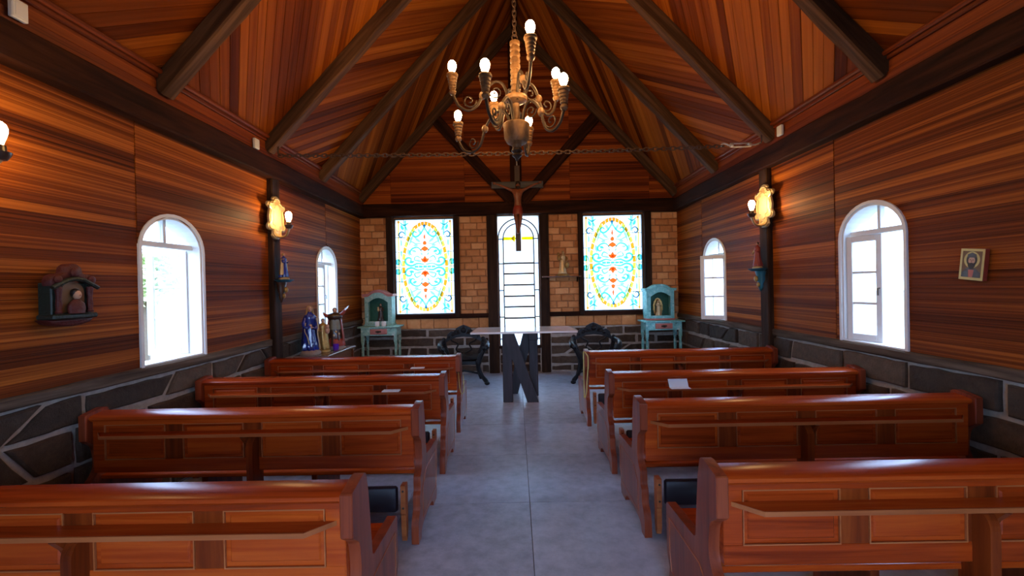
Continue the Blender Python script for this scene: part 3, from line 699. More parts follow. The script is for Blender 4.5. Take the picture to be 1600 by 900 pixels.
# ------------------------------------------------------------------ pews
def make_pew(s, label, y):
    t = thing('pew', label, 'pew', (s*.715, y, 0), 0, 'church pews')
    Lp = 2.20; X = lambda x: s*x
    prof = [(0.0, .855), (-.03, .858), (-.135, .838), (-.142, .835), (-.145, .665)]
    prof += [tuple(p)[:2] for p in spline([(-.135, .655, 0), (-.085, .615, 0), (-.068, .555, 0), (-.066, .47, 0), (-.095, .415, 0), (-.125, .385, 0), (-.125, .31, 0), (-.15, .275, 0), (-.152, .20, 0), (-.185, .155, 0), (-.205, .10, 0), (-.205, .0, 0)], 3)]
    prof += [(-.135, 0.0)] + [tuple(p)[:2] for p in spline([(-.125, .035, 0), (-.06, .065, 0), (.20, .065, 0), (.27, .035, 0), (.285, 0, 0)], 3)]
    prof += [(.40, 0.0)] + [tuple(p)[:2] for p in spline([(.425, .05, 0), (.415, .11, 0), (.445, .16, 0), (.452, .20, 0)], 3)]
    prof += [(.456, .425), (.44, .442), (.09, .462), (.07, .475), (.035, .76), (.012, .845)]
    prof = clean(prof, .001)
    for k, (x0, x1) in enumerate(((0, .046), (Lp-.046, Lp))):
        e = MB().prism(prof, X(x0), X(x1), mp=lambda u, v, w: (w, u, v)).build('end_panel', M['pewz'], t, ang=30)
        inset = [(-.07, .10), (.385, .10), (.41, .20), (.41, .375), (.03, .375), (-.07, .30)]
        xo = x0 - .003 if k == 0 else x1 + .003
        MB().ring(inset, offset_poly(inset, .005), X(xo), X(xo + (.008 if k == 0 else -.008)), mp=lambda u, v, w: (w, u, v)).build('moulding', M['pewl'], e, smooth=False)
        # pilaster strip on the rear edge, top block
        MB().cbox((X(x0-.002), -.152, .665), (X(x1+.002), -.135, .835), .004).build('rear_block', M['pewz'], e, smooth=False)
    a, b = .046, Lp - .046
    # top rail with rounded rear nosing
    cap = [(0.0, .805), (.005, .825), (-.02, .838), (-.118, .822), (-.128, .815), (-.128, .800), (-.118, .792), (-.112, .785), (-.02, .79)]
    MB().prism(cap, X(a), X(b), mp=lambda u, v, w: (w, u, v)).build('top_rail', M['pew'], t, ang=50)
    MB().cbox((X(a), -.105, .755), (X(b), -.065, .798), .004).build('upper_rail', M['pew'], t, smooth=False)
    MB().cbox((X(a), -.105, .445), (X(b), -.065, .535), .005).build('lower_rail', M['pew'], t, smooth=False)
    xs = []; p = .125
    for k in range(4): xs.append((p, p+.40)); p += .5167
    st = [(a, xs[0][0])] + [(xs[k][1], xs[k+1][0]) for k in range(3)] + [(xs[3][1], b)]
    for k, (u, v) in enumerate(st): MB().cbox((X(u), -.104, .53), (X(v), -.066, .76), .003).build('stile', M['pewd'] if 0 < k < 4 else M['pew'], t, smooth=False)
    for (u, v) in xs:
        pn = MB().cbox((X(u), -.096, .53), (X(v), -.074, .76), .002).build('back_panel', M['pew'], t, smooth=False)
        # raised field and fine moulding
        o_ = [(u+.022, .553), (v-.022, .553), (v-.022, .738), (u+.022, .738)]
        MB().prism([(X(q[0]), q[1]) for q in o_], -.096, -.103, mp=lambda c, d, w: (c, w, d), ch=.006).build('raised_field', M['pew'], pn, smooth=False)
        e_ = [(X(u), .53), (X(v), .53), (X(v), .76), (X(u), .76)]
        MB().ring(e_, offset_poly(e_, .005), -.098, -.107, mp=lambda c, d, w: (c, w, d)).build('moulding', M['pewl'], pn, smooth=False)
    # book shelf with mitred ends
    sh = [(.075, -.10), (.17, -.185), (Lp-.17, -.185), (Lp-.075, -.10)]
    MB().prism([(X(q[0]), q[1]) for q in sh], .694, .712, ch=.004).build('book_shelf', M['pew'], t, smooth=False)
    MB().prism([(X(q[0]), q[1]) for q in [(.075, -.100), (.168, -.192), (Lp-.168, -.192), (Lp-.075, -.100), (Lp-.17, -.185), (.17, -.185)]], .694, .713).build('shelf_lip', M['pewl'], t, smooth=False)
    # middle support behind the back
    ms = [(-.06, 0), (-.06, .70), (-.10, .70)] + [(-.10 - .075*math.sin(q), .60 + .075*math.cos(q) + .012) for q in [PI/2*k/6 for k in range(7)]] + [(-.175, .30), (-.19, .05), (-.19, 0)]
    xm = Lp/2 - .02
    sp = MB().prism([(q[0], q[1]) for q in ms], X(xm-.021), X(xm+.021), mp=lambda u, v, w: (w, u, v)).build('support', M['pewd'], t, smooth=False)
    MB().prism([(-.105, .69), (-.105, .56), (-.125, .58), (-.15, .64), (-.19, .69)], X(xm+.021), X(xm+.05), mp=lambda u, v, w: (w, u, v)).build('shelf_bracket', M['pewd'], sp, smooth=False)
    MB().cbox((X(a), -.06, .385), (X(b), .435, .412), .006).build('seat', M['pew'], t, smooth=False)
    MB().cbox((X(a), .395, .30), (X(b), .42, .386), .005).build('seat_apron', M['pewd'], t, smooth=False)
    for x in (.75, 1.5): MB().cbox((X(x-.02), .0, 0.0), (X(x+.02), .38, .386), .005).build('seat_leg', M['pewd'], t, smooth=False)
    # flip-up kneeler
    kn = MB().cbox((X(.125), -.235, .215), (X(Lp-.125), -.195, .375), .012).build('kneeler', M['knee'], t, ang=60)
    for x in (.085, Lp-.085):
        br = MB().prism([(-.245, .39), (-.185, .39), (-.185, .10), (-.20, .045), (-.222, .035), (-.235, .07), (-.238, .20), (-.245, .215)], X(x-.015), X(x+.015), mp=lambda u, v, w: (w, u, v)).build('kneeler_bracket', M['pewl'], kn, smooth=False)
        for z in (.355, .25): br_ = MB().lathe([(0.0, 0), (.007, .001), (.007, .004), (.003, .006)], 8).xf(Matrix.Translation((X(x), -.244, z)) @ Matrix.Rotation(PI/2, 4, 'X')).build('bolt', M['iron'], kn)
    return t
PY = {-1: [1.80, 2.935, 3.96, 5.02], 1: [1.895, 2.965, 3.90, 5.15]}
rown = ['nearest row to the camera', 'second row from the camera', 'third row from the camera', 'front row closest to the altar']
pews = {}
for s, sn in ((-1, 'left'), (1, 'right')):
    proto = None
    for i, y in enumerate(PY[s]):
        lab = 'polished red-brown wooden pew %s of the aisle, %s' % (sn, rown[i])
        if proto is None: proto = make_pew(s, lab, y); o = proto
        else:
            o = copy_tree(proto); o.location = (s*.715, y, 0); o['label'] = lab
        pews[(s, i)] = o

# ------------------------------------------------------------------ altar
al = thing('altar_table', 'altar table with pale polished top on crossed dark wooden legs', 'altar', (0.03, 6.35, 0), math.radians(-0.6))
top = [(-.735, -.36), (.745, -.36), (.70, .36), (-.70, .36)]
MB().prism(top, .955, .982, ch=.004).build('table_top', M['slab'], al, smooth=False)
def slant(x0, x1, w, y0, y1): return MB().prism([(x0, .955), (x0+w, .955), (x1+w, 0), (x1, 0)], y0, y1, mp=lambda u, v, w_: (u, w_, v))
MB().cbox((-.30, -.33, 0), (-.165, -.21, .955), .006).build('leg', M['altar'], al, smooth=False)
slant(-.285, .035, .155, -.345, -.225).build('leg', M['altar'], al, smooth=False)
MB().cbox((.075, .00, 0), (.205, .13, .955), .006).build('leg', M['altar'], al, smooth=False)
slant(.01, -.25, .15, .14, .25).build('leg', M['altar'], al, smooth=False)
MB().cbox((.07, -.20, .84), (.205, .0, .955), .006).build('cross_rail', M['altar'], al, smooth=False)
MB().cbox((-.29, -.20, .90), (-.17, .26, .955), .006).build('cross_rail', M['altar'], al, smooth=False)

# ------------------------------------------------------------------ carved black armchairs
def carved_chair(x, y, rz, label):
    t = thing('carved_armchair', label, 'chair', (x, y, 0), rz, 'carved armchairs behind the altar')
    # faces -y (towards the pews)
    MB().cbox((-.30, -.24, .40), (.30, .24, .45), .02).build('seat', M['black'], t, ang=60)
    MB().cbox((-.27, -.235, .33), (.27, -.20, .40), .01).build('seat_rail', M['black'], t)
    crest = [(-.36, .66), (-.38, .72), (-.34, .76), (-.29, .74), (-.27, .80), (-.21, .85), (-.15, .84), (-.12, .90), (-.06, .93), (0, .955), (.06, .93), (.12, .90), (.15, .84), (.21, .85), (.27, .80), (.29, .74), (.34, .76), (.38, .72), (.36, .66), (.30, .68), (.22, .73), (.12, .765), (0, .775), (-.12, .765), (-.22, .73), (-.30, .68)]
    crest = [(a*1.02, b if b > .78 else b - .025) for a, b in crest]
    c = MB().prism(crest, .19, .26, mp=lambda u, v, w: (u, w, v), ch=.010).build('crest_rail', M['black'], t, ang=60)
    orn = MB()
    for (u, v, r) in ((0, .86, .05), (-.09, .84, .032), (.09, .84, .032), (-.18, .79, .034), (.18, .79, .034), (-.25, .75, .026), (.25, .75, .026), (-.34, .71, .035), (.34, .71, .035), (-.05, .90, .022), (.05, .90, .022), (0, .93, .024)):
        orn.ball((u, .198, v), (r, r*.6, r), 10, 6)
    for sd in (-1, 1): orn.tube(spline([(sd*.05, .19, .81), (sd*.12, .185, .80), (sd*.16, .185, .83), (sd*.13, .185, .865), (sd*.10, .185, .845)], 5), .012, 6)
    orn.build('carving', M['black'], c)
    for sd in (-1, 1):
        # back upright, arm, arm support, curved legs
        MB().tube(spline([(sd*.30, .23, .0), (sd*.24, .22, .22), (sd*.27, .225, .42), (sd*.33, .225, .60), (sd*.34, .225, .72)], 5), [.036]*21, 8).build('rear_leg', M['black'], t)
        MB().tube(spline([(sd*.34, .22, .67), (sd*.385, .05, .66), (sd*.39, -.14, .645), (sd*.37, -.23, .61), (sd*.34, -.21, .58), (sd*.345, -.17, .60)], 5), .042, 8).build('arm', M['black'], t)
        MB().tube(spline([(sd*.37, -.20, .61), (sd*.30, -.21, .50), (sd*.25, -.22, .40), (sd*.24, -.22, .28), (sd*.30, -.24, .14), (sd*.36, -.26, .06), (sd*.37, -.28, .022)], 5), [.030, .032, .034, .034, .034, .036, .04, .044, .048, .048, .046, .044, .042, .04, .038, .036, .034, .032, .030, .030, .030, .032, .034, .036, .036, .036, .036, .034, .032, .03, .022], 8).build('front_leg', M['black'], t)
        lg = MB().ball((sd*.24, -.225, .37), (.05, .045, .065)).ball((sd*.375, -.285, .03), (.045, .05, .03)).ball((sd*.385, -.21, .61), (.04, .05, .045))
        lg.build('leg_carving', M['black'], t)
    for sd in (-1, 1):
        MB().tube(spline([(sd*.02, .225, .46), (sd*.13, .225, .52), (sd*.10, .225, .62), (sd*.20, .225, .68), (sd*.23, .225, .735)], 5), .016, 6).build('back_scroll', M['black'], t)
    MB().tube([(-.25, -.2, .18), (0, -.02, .20), (.25, -.2, .18)], .018, 8).build('stretcher', M['black'], t)
    return t
carved_chair(-.97, 7.35, math.radians(6), 'carved black armchair behind the altar, left of the centre window')
carved_chair(1.24, 7.32, math.radians(-6), 'carved black armchair behind the altar, right of the centre window')

# ------------------------------------------------------------------ figurines
def robed(t, h, robe, base=None, base_mat=None, veil=None, arms=(), skin='skin', hair=None, folds=9, lean=0.0, wide=1.0, name='robe', cloak=None):
    """standing robed figure of height h (base included): continuous body, head, optional veil and arms"""
    n = 28; b0 = 0.09*h if base else 0.0
    H = h - b0
    prof = [(0, .155), (.03, .165), (.12, .15), (.25, .13), (.40, .118), (.52, .112), (.60, .105), (.70, .112), (.78, .118), (.815, .095), (.84, .05), (.87, .036), (.885, .036)]
    rings = []
    for (z, r) in prof:
        ring = []
        for k in range(n):
            th = 2*PI*k/n; amp = .17*max(0, 1 - z/.80); rr = r*wide*H*(1 + amp*math.sin(folds*th + 5*z) + .5*amp*math.sin(5*th + 3))
            ring.append((rr*math.cos(th)*1.08 + lean*H*z*z, rr*math.sin(th)*(.82 if z > .3 else .9), b0 + z*H))
        rings.append(ring)
    body = MB().loft(rings).build(name, M[robe], t, ang=70)
    hx = lean*H*.82; hz = b0 + .93*H
    hd = MB().ball((hx, 0, hz), (.052*H, .056*H, .068*H), 14, 10).ball((hx, -.056*H, hz-.005*H), (.010*H, .014*H, .016*H), 8, 6).build('head', M[skin], t, ang=80)
    for sd in (-1, 1): MB().ball((hx+sd*.020*H, -.050*H, hz+.010*H), (.008*H, .006*H, .005*H), 8, 5).build('eye', M['hair'], hd)
    MB().ball((hx, -.050*H, hz-.032*H), (.014*H, .007*H, .005*H), 8, 5).build('mouth', M['redrobe'], hd)
    if veil:
        vr = [];
        for (z, r, y) in ((.70, .10, .03), (.78, .105, .028), (.86, .078, .022), (.92, .070, .018), (.97, .064, .016), (1.0, .042, .014), (1.012, .01, .012)):
            ring = []
            for k in range(15):
                th = -PI*.18 + (PI*1.36)*k/14; ring.append((r*H*math.cos(th)*1.05 + hx*min(1, z), r*H*math.sin(th)*.95 + y*H*.3, b0 + z*H))
            for k in range(14, -1, -1):
                th = -PI*.18 + (PI*1.36)*k/14; ring.append((r*.86*H*math.cos(th)*1.05 + hx*min(1, z), r*.86*H*math.sin(th)*.95 + y*H*.3, b0 + z*H - (.01*H if z > .98 else 0)))
            vr.append(ring)
        MB().loft(vr).build('veil', M[veil], t, ang=70)
    if hair: MB().ball((hx, .016*H, hz+.016*H), (.060*H, .058*H, .066*H), 12, 8).build('hair', M[hair], hd)
    for (P, mat) in arms:
        pts = spline([(p[0]*H + hx, p[1]*H, b0 + p[2]*H) for p in P], 4); m = len(pts)
        ar = MB().tube(pts, [(.036 - .010*i/(m-1) + .014*math.sin(PI*i/(m-1)))*H for i in range(m)], 8).build('sleeve', M[mat], t, ang=70)
        e = pts[-1]; d = (pts[-1] - pts[-3]).normalized()
        hnd = MB().ball(tuple(e + d*.012*H), (.020*H, .016*H, .022*H), 8, 6)
        sidev = d.cross(Vector((0, 1, 0.01))).normalized()
        for k in range(4): hnd.tube([e + d*.02*H + sidev*(k-1.5)*.009*H, e + d*(.048 - .004*abs(k-1.5))*H + sidev*(k-1.5)*.010*H], .005*H, 5)
        hnd.tube([e + sidev*.02*H, e + d*.025*H + sidev*.032*H], .0055*H, 5)
        hnd.build('hand', M[skin], ar)
    if cloak:
        cl = []
        for (z, r) in ((.10, .19), (.25, .18), (.45, .16), (.62, .145), (.76, .135), (.82, .09)):
            ring = []
            for k in range(13):
                th = -.15*PI + 1.3*PI*k/12; q = r*(1 + .08*math.sin(7*th))*H*wide; ring.append((q*math.cos(th) + lean*H*z*z, q*math.sin(th)*.85, b0 + z*H))
            for k in range(12, -1, -1):
                th = -.15*PI + 1.3*PI*k/12; q = r*.9*(1 + .08*math.sin(7*th))*H*wide; ring.append((q*math.cos(th) + lean*H*z*z, q*math.sin(th)*.85, b0 + z*H))
            cl.append(ring)
        MB().loft(cl).build('cloak', M[cloak], t, ang=70)
    if base:
        rg = []
        for (z, r) in ((0, 1.0), (.25, 1.06), (.6, 1.0), (.85, .90), (1.06, .70)):
            rg.append([((base*r*(1 + .06*math.sin(3*th + z*4) + .04*math.sin(7*th)))*math.cos(th), (base*r*(1 + .06*math.cos(4*th)))*math.sin(th)*.85, z*b0) for th in [2*PI*k/20 for k in range(20)]])
        MB().loft(rg).build('base', M[base_mat], t, ang=60)
    return body
# statues on the low stand at the left wall
ST = 0.775
sd_ = thing('statue_stand', 'low brown wooden stand with reflection-pale top beneath the corner statues', 'stand', (-2.70, 6.0, 0))
MB().cbox((-.225, -.48, ST-.028), (.225, .48, ST), .006).build('top', M['standtop'], sd_, smooth=False)
for (sx, sy) in ((-1, -1), (1, -1), (-1, 1), (1, 1)): MB().cbox((sx*.19-.02, sy*.43-.02, 0), (sx*.19+.02, sy*.43+.02, ST-.028), .004).build('leg', M['brownp'], sd_, smooth=False)
MB().cbox((.165, -.41, ST-.17), (.185, .41, ST-.028), .003).build('apron', M['brownp'], sd_, smooth=False)
MB().cbox((-.17, -.45, ST-.17), (.17, -.43, ST-.028), .003).build('apron', M['brownp'], sd_, smooth=False)
f1 = thing('robed_statue', 'tall statue in a glossy blue robe with a gold veil on the stand', 'statue', (-2.765, 5.66, ST), math.radians(35), 'statues on the corner stand')
robed(f1, .63, 'robe_blue', .12, 'plinth', veil='veil', wide=.92, cloak='robe_blue', arms=[([(-.095, 0, .75), (-.14, -.05, .60), (-.10, -.11, .52), (-.02, -.13, .56)], 'robe_blue'), ([(.095, 0, .75), (.14, -.05, .60), (.10, -.11, .50), (.03, -.13, .52)], 'robe_blue')])
MB().tube(spline([(.07, -.055, .47), (.085, -.065, .38), (.075, -.075, .28), (.09, -.075, .17), (.10, -.07, .07)], 5), .008, 6).build('gilt_hem', M['goldp'], f1)
MB().tube(spline([(-.06, -.06, .42), (-.075, -.07, .32), (-.05, -.085, .24), (-.03, -.09, .14)], 5), .006, 6).build('gilt_hem', M['goldp'], f1)
f2 = thing('robed_statue', 'small gilded statue standing between the blue and the dark statue', 'statue', (-2.685, 5.86, ST), math.radians(30), 'statues on the corner stand')
robed(f2, .45, 'gold', .085, 'gold', hair='hair', wide=1.15, folds=7, arms=[([(-.11, 0, .74), (-.15, -.06, .60), (-.06, -.13, .60)], 'gold'), ([(.11, 0, .74), (.16, -.06, .62), (.08, -.12, .70)], 'gold')])
f2c = robed  # child figure carried on the arm
MB().ball((.05, -.05, .345), (.024, .022, .030)).ball((.05, -.04, .29), (.03, .026, .045)).build('carried_child', M['skin'], f2, ang=80)
f3 = thing('robed_statue', 'dark statue raising a silver blade on the statue stand', 'statue', (-2.63, 6.12, ST), math.radians(20), 'statues on the corner stand')
robed(f3, .58, 'darkrobe', .13, 'plinth', hair='hair', wide=1.2, folds=6, skin='skin', cloak='redrobe', arms=[([(-.11, 0, .80), (-.20, -.03, .80), (-.26, -.02, .86)], 'redrobe'), ([(.11, 0, .80), (.21, -.03, .86), (.27, -.05, .96)], 'redrobe')])
MB().loft([[(q*math.cos(2*PI*k/20)*(1 + .06*math.sin(5*2*PI*k/20)), q*.85*math.sin(2*PI*k/20)*(1 + .06*math.cos(6*2*PI*k/20)), zz) for k in range(20)] for (zz, q) in ((.28, .092), (.31, .088), (.36, .078), (.40, .074), (.42, .07))]).build('tunic', M['greyrobe'], f3, ang=70)
MB().loft([[(q*math.cos(2*PI*k/24)*(1 + .12*math.sin(7*2*PI*k/24)), q*.85*math.sin(2*PI*k/24)*(1 + .12*math.sin(7*2*PI*k/24)), zz) for k in range(24)] for (zz, q) in ((.05, .125), (.08, .122), (.12, .112), (.15, .098))]).build('skirt_hem', M['redrobe'], f3, ang=70)
MB().loft([[(q*math.cos(2*PI*k/20)*1.15*(1 + .05*math.sin(6*2*PI*k/20)), q*.85*math.sin(2*PI*k/20), zz) for k in range(20)] for (zz, q) in ((.42, .075), (.455, .09), (.485, .085), (.505, .055), (.515, .035))]).build('shoulder_cape', M['darkrobe'], f3, ang=70)
MB().prism([(.13, .552), (.140, .545), (.175, .575), (.19, .61), (.165, .595)], -.042, -.030, mp=lambda u, v, w: (u, w, v)).build('blade', M['galv'], f3, smooth=False)
for (a, z) in ((-60, .16), (-100, .20), (-130, .15), (-80, .25), (-110, .11), (-50, .22)):
    th = math.radians(a); MB().ball((.078*math.cos(th), .068*math.sin(th), z), (.016, .010, .018), 7, 5).build('gilt_ornament', M['goldp'], f3)
vg = thing('votive_glass', 'small purple votive glass between the gold and dark statues', 'candle holder', (-2.56, 5.97, ST))
MB().lathe([(.0, 0), (.032, 0), (.036, .02), (.038, .09), (.034, .09), (.031, .02), (.0, .018)], 16).build('glass', M['purple'], vg)
MB().lathe([(0, .02), (.03, .02), (.03, .06), (0, .062)], 14).build('wax', M['wax'], vg)

# ------------------------------------------------------------------ turquoise side tables with shrine cabinets
def side_table(x, y, rz, label, tq):
    t = thing('side_table', label, 'table', (x, y, 0), rz, 'turquoise side tables')
    MB().cbox((-.37, -.19, .915), (.37, .19, .942), .006).build('table_top', M[tq], t, smooth=False)
    MB().cbox((-.32, -.155, .775), (.32, .155, .915), .004).build('apron', M[tq], t, smooth=False)
    d = MB().cbox((-.15, -.172, .80), (.15, -.150, .895), .005).build('drawer', M['pink'], t, smooth=False)
    hd = MB().ball((0, -.176, .85), (.045, .008, .018), 10, 6).ball((-.035, -.178, .85), (.018, .008, .014), 8, 5).ball((.035, -.178, .85), (.018, .008, .014), 8, 5)
    hd.tube(spline([(-.03, -.18, .85), (-.015, -.20, .832), (.015, -.20, .832), (.03, -.18, .85)], 4), .005, 6); hd.build('handle', M['iron'], d)
    for sx in (-1, 1):
        for sy in (-1, 1):
            l = MB().cbox((sx*.295-.027, sy*.13-.025, .66), (sx*.295+.027, sy*.13+.025, .80), .004)
            l.lathe([(.015, 0), (.018, .02), (.023, .40), (.026, .56), (.019, .60), (.027, .63), (.027, .66)], 10, (sx*.295, sy*.13, 0))
            l.build('leg', M[tq], t)
    return t
def shrine(x, y, z, rz, label, crown, tq):
    t = thing('shrine_cabinet', label, 'shrine', (x, y, z), rz, 'turquoise shrine cabinets')
    hw, H, D = .235, .56, .12
    bk = MB().cbox((-hw, D-.012, .03), (hw, D, H), .002).build('back', M['green'], t, smooth=False)
    MB().cbox((-.26, -D-.012, 0), (.26, D, .035), .006).build('plinth', M['pink'] if crown != 'pink' else M[tq], t, smooth=False)
    for sd in (-1, 1):
        MB().cbox((sd*hw-.011, -D, .03), (sd*hw+.011, D, H), .003).build('side', M[tq], t, smooth=False)
        MB().cbox((sd*.205-.03, -D-.008, .03), (sd*.205+.03, -D+.012, H-.02), .004).build('pilaster', M[tq], t, smooth=False)
    MB().cbox((-.175, -D-.006, .03), (.175, -D+.012, .085), .004).build('lower_rail', M[tq], t, smooth=False)
    n = 14
    arch = [(-.18, H-.14)] + [(-.18 + .36*k/n, H - .14 + .085*math.sin(PI*k/n)) for k in range(1, n)] + [(.18, H-.14)]
    MB().prism([(-.235, H-.02), (-.235, H-.14)] + arch + [(.235, H-.14), (.235, H-.02)] + [(.235 - .47*k/n, H - .02 + .06*math.sin(PI*k/n)) for k in range(1, n)], -D-.006, -D+.012, mp=lambda u, v, w: (u, w, v)).build('arch_board', M[tq], t, smooth=False)
    cor = [(-.275, H), (-.18, H), (-.09, H+.055), (0, H+.075), (.09, H+.055), (.18, H), (.275, H)]
    cor = [tuple(p)[:2] for p in spline([(a, b, 0) for a, b in cor], 4)]
    cr = MB().ring(cor, [(a, b-.03) for a, b in cor], -D-.03, D, mp=lambda u, v, w: (u, w, v), closed=False).build('cornice', M[crown], t, smooth=False)
    MB().ring([(a*1.03, b+.016) for a, b in cor], [(a*1.03, b-.002) for a, b in cor], -D-.042, D, mp=lambda u, v, w: (u, w, v), closed=False).build('cornice_cap', M[crown], cr, smooth=False)
    return t
side_table(-2.52, 7.87, 0, 'worn turquoise table with pink drawer left of the altar', 'turq')
side_table(2.54, 7.87, 0, 'worn turquoise table with pink drawer right of the altar', 'turq2')
shrine(-2.55, 7.93, .942, 0, 'turquoise shrine cabinet with salmon arched cornice, left of altar', 'pink', 'turq')
shrine(2.52, 7.93, .942, 0, 'turquoise shrine cabinet with turquoise arched cornice, right of altar', 'turq2', 'turq2')
f4 = thing('figurine', 'small dark robed saint figurine with child in the left shrine cabinet', 'figurine', (-2.54, 7.93, .978), 0, 'shrine figurines')
robed(f4, .36, 'darkrobe', .065, 'gold', hair='hair', skin='skin', arms=[([(-.11, 0, .74), (-.15, -.06, .62), (-.05, -.13, .66)], 'darkrobe'), ([(.11, 0, .74), (.15, -.06, .62), (.04, -.13, .64)], 'darkrobe')])
MB().ball((-.03, -.05, .285), (.018, .018, .022)).ball((-.03, -.045, .25), (.022, .018, .032)).build('carried_child', M['goldp'], f4, ang=80)
f5 = thing('figurine', 'pale standing figurine before a golden oval in the right shrine cabinet', 'figurine', (2.52, 7.93, .978), 0, 'shrine figurines')
robed(f5, .34, 'goldp', .065, 'redrobe', veil='goldp', arms=[([(-.10, 0, .74), (-.12, -.07, .62), (-.01, -.12, .70)], 'goldp'), ([(.10, 0, .74), (.12, -.07, .62), (.01, -.12, .70)], 'goldp')])
n = 28; MB().ring([((.085+.008*(k % 2))*math.cos(2*PI*k/n), .19+(.165+.008*(k % 2))*math.sin(2*PI*k/n)) for k in range(n)], [(.052*math.cos(2*PI*k/n), .19+.13*math.sin(2*PI*k/n)) for k in range(n)], .03, .042, mp=lambda u, v, w: (u, w, v)).build('halo', M['gold'], f5, smooth=False)
for i, (x, lab) in enumerate(((-2.545, 'white candle on the left turquoise table, nearer the left wall'), (-2.43, 'white candle on the left turquoise table, nearer the altar'))):
    c = thing('candle', lab, 'candle', (x, 7.735, .942), 0, 'white candles')
    MB().lathe([(0, 0), (.038, 0), (.040, .006), (.040, .078), (.036, .086), (.030, .080), (0, .078)], 18).build('wax', M['wax'], c)
    MB().tube([(0, 0, .078), (.001, 0, .086), (.004, 0, .094)], .0015, 5).build('wick', M['hair'], c)
# shelf and gilded statue on the brickwork
sh = thing('wall_shelf', 'thin wooden shelf on the brick panel right of the centre window', 'shelf', (.80, YB-.02, 1.755))
MB().cbox((-.375, -.17, 0), (.335, 0, .022), .003).build('board', M['brownp'], sh, smooth=False)
for x in (-.28, .28): MB().prism([(0, 0), (-.11, 0), (0, -.09)], x-.01, x+.01, mp=lambda u, v, w: (w, u, v)).build('bracket', M['beam'], sh, smooth=False)
f6 = thing('gilded_statue', 'gilded statue of two embracing figures on the brick wall shelf', 'statue', (.80, YB-.11, 1.777), 0)
robed(f6, .46, 'goldp', .115, 'gold', hair='gold', skin='goldp', wide=1.0, lean=.05, arms=[([(-.10, 0, .76), (-.16, -.05, .66), (-.06, -.12, .62)], 'gold'), ([(.11, 0, .76), (.17, -.06, .64), (.10, -.13, .52)], 'gold')])
MB().ball((-.075, -.03, .40), (.026, .026, .032)).ball((-.065, -.03, .33), (.034, .030, .05)).ball((.08, -.05, .20), (.04, .035, .06)).build('second_figure', M['gold'], f6, ang=80)

# ------------------------------------------------------------------ crucifix
cr = thing('crucifix', 'dark wooden crucifix with a carved figure hanging before the gable', 'crucifix', (0.0, 7.918, 2.24), 0)
MB().cbox((-.05, 0, 0), (.05, .05, 1.56), .006).build('upright', M['crossr'], cr, smooth=False)
MB().cbox((-.47, -.02, 1.145), (.47, .03, 1.265), .006).build('crossbar', M['crossw'], cr, smooth=False)
MB().tube(spline([(0, .02, 1.555), (0, .012, 1.60), (-.006, .01, 1.68), (.004, .012, 1.74), (0, .03, 1.76)], 4), .010, 8).build('hook', M['galv'], cr)
def skin_mesh(name, verts, edges, radii, mat, parent, sub=2):
    me = bpy.data.meshes.new(name); me.from_pydata(verts, edges, []); o = bpy.data.objects.new(name, me); COL.objects.link(o); o.parent = parent
    md = o.modifiers.new('skin', 'SKIN'); md.use_smooth_shade = True
    sv = me.skin_vertices[0].data if me.skin_vertices else None
    if sv is None:
        bm = bmesh.new(); bm.from_mesh(me); bm.verts.layers.skin.verify(); bm.to_mesh(me); bm.free(); sv = me.skin_vertices[0].data
    for i, r in enumerate(radii): sv[i].radius = (r, r*.85); sv[i].use_root = (i == 0)
    ms = o.modifiers.new('sub', 'SUBSURF'); ms.levels = sub; ms.render_levels = sub
    me.materials.append(mat); return o
z0 = .66
V = [(0, -.06, z0+.12), (.004, -.07, z0+.22), (0, -.075, z0+.33), (0, -.07, z0+.41), (.006, -.08, z0+.455), (.012, -.095, z0+.50), (.012, -.10, z0+.555),
     (-.085, -.06, z0+.425), (-.20, -.05, z0+.485), (-.33, -.04, z0+.545), (-.39, -.035, z0+.56),
     (.085, -.06, z0+.425), (.20, -.05, z0+.485), (.33, -.04, z0+.545), (.39, -.035, z0+.56),
     (-.045, -.065, z0+.06), (-.03, -.12, z0-.12), (-.012, -.07, z0-.30), (-.008, -.10, z0-.36),
     (.045, -.065, z0+.06), (.045, -.12, z0-.11), (.018, -.075, z0-.29), (.010, -.115, z0-.35)]
Ed = [(0,1),(1,2),(2,3),(3,4),(4,5),(5,6),(3,7),(7,8),(8,9),(9,10),(3,11),(11,12),(12,13),(13,14),(0,15),(15,16),(16,17),(17,18),(0,19),(19,20),(20,21),(21,22)]
Rr = [.068,.058,.078,.072,.03,.045,.038, .038,.030,.022,.016, .038,.030,.022,.016, .055,.042,.026,.022, .055,.042,.026,.022]
corp = skin_mesh('carved_body', V, Ed, Rr, M['skind'], cr)
hm = MB().ball((.012, -.085, z0+.545), (.046, .046, .052)).ball((.012, -.125, z0+.475), (.022, .02, .034)).ball((.012, -.07, z0+.50), (.048, .035, .06)).build('hair', M['hair'], corp)
hands = MB()
for sd in (-1, 1):
    for k in range(4): hands.tube([(sd*.395, -.035, z0+.555+.008*k), (sd*.425, -.04, z0+.56+.009*k), (sd*.435, -.055, z0+.562+.009*k)], .0055, 5)
    hands.tube([(sd*.385, -.045, z0+.57), (sd*.405, -.055, z0+.59)], .006, 5)
hands.build('fingers', M['skind'], corp)
MB().ball((.014, -.142, z0+.53), (.008, .012, .014), 8, 6).build('nose', M['skind'], corp)
MB().loft([[(r*math.cos(2*PI*k/18)*(1+.12*math.sin(5*2*PI*k/18)), -.072 + r*.9*math.sin(2*PI*k/18), z0+z) for k in range(18)] for (z, r) in ((.0, .088), (.04, .09), (.09, .084), (.13, .076), (.15, .066))]).build('loincloth', M['redrobe'], corp, ang=70)

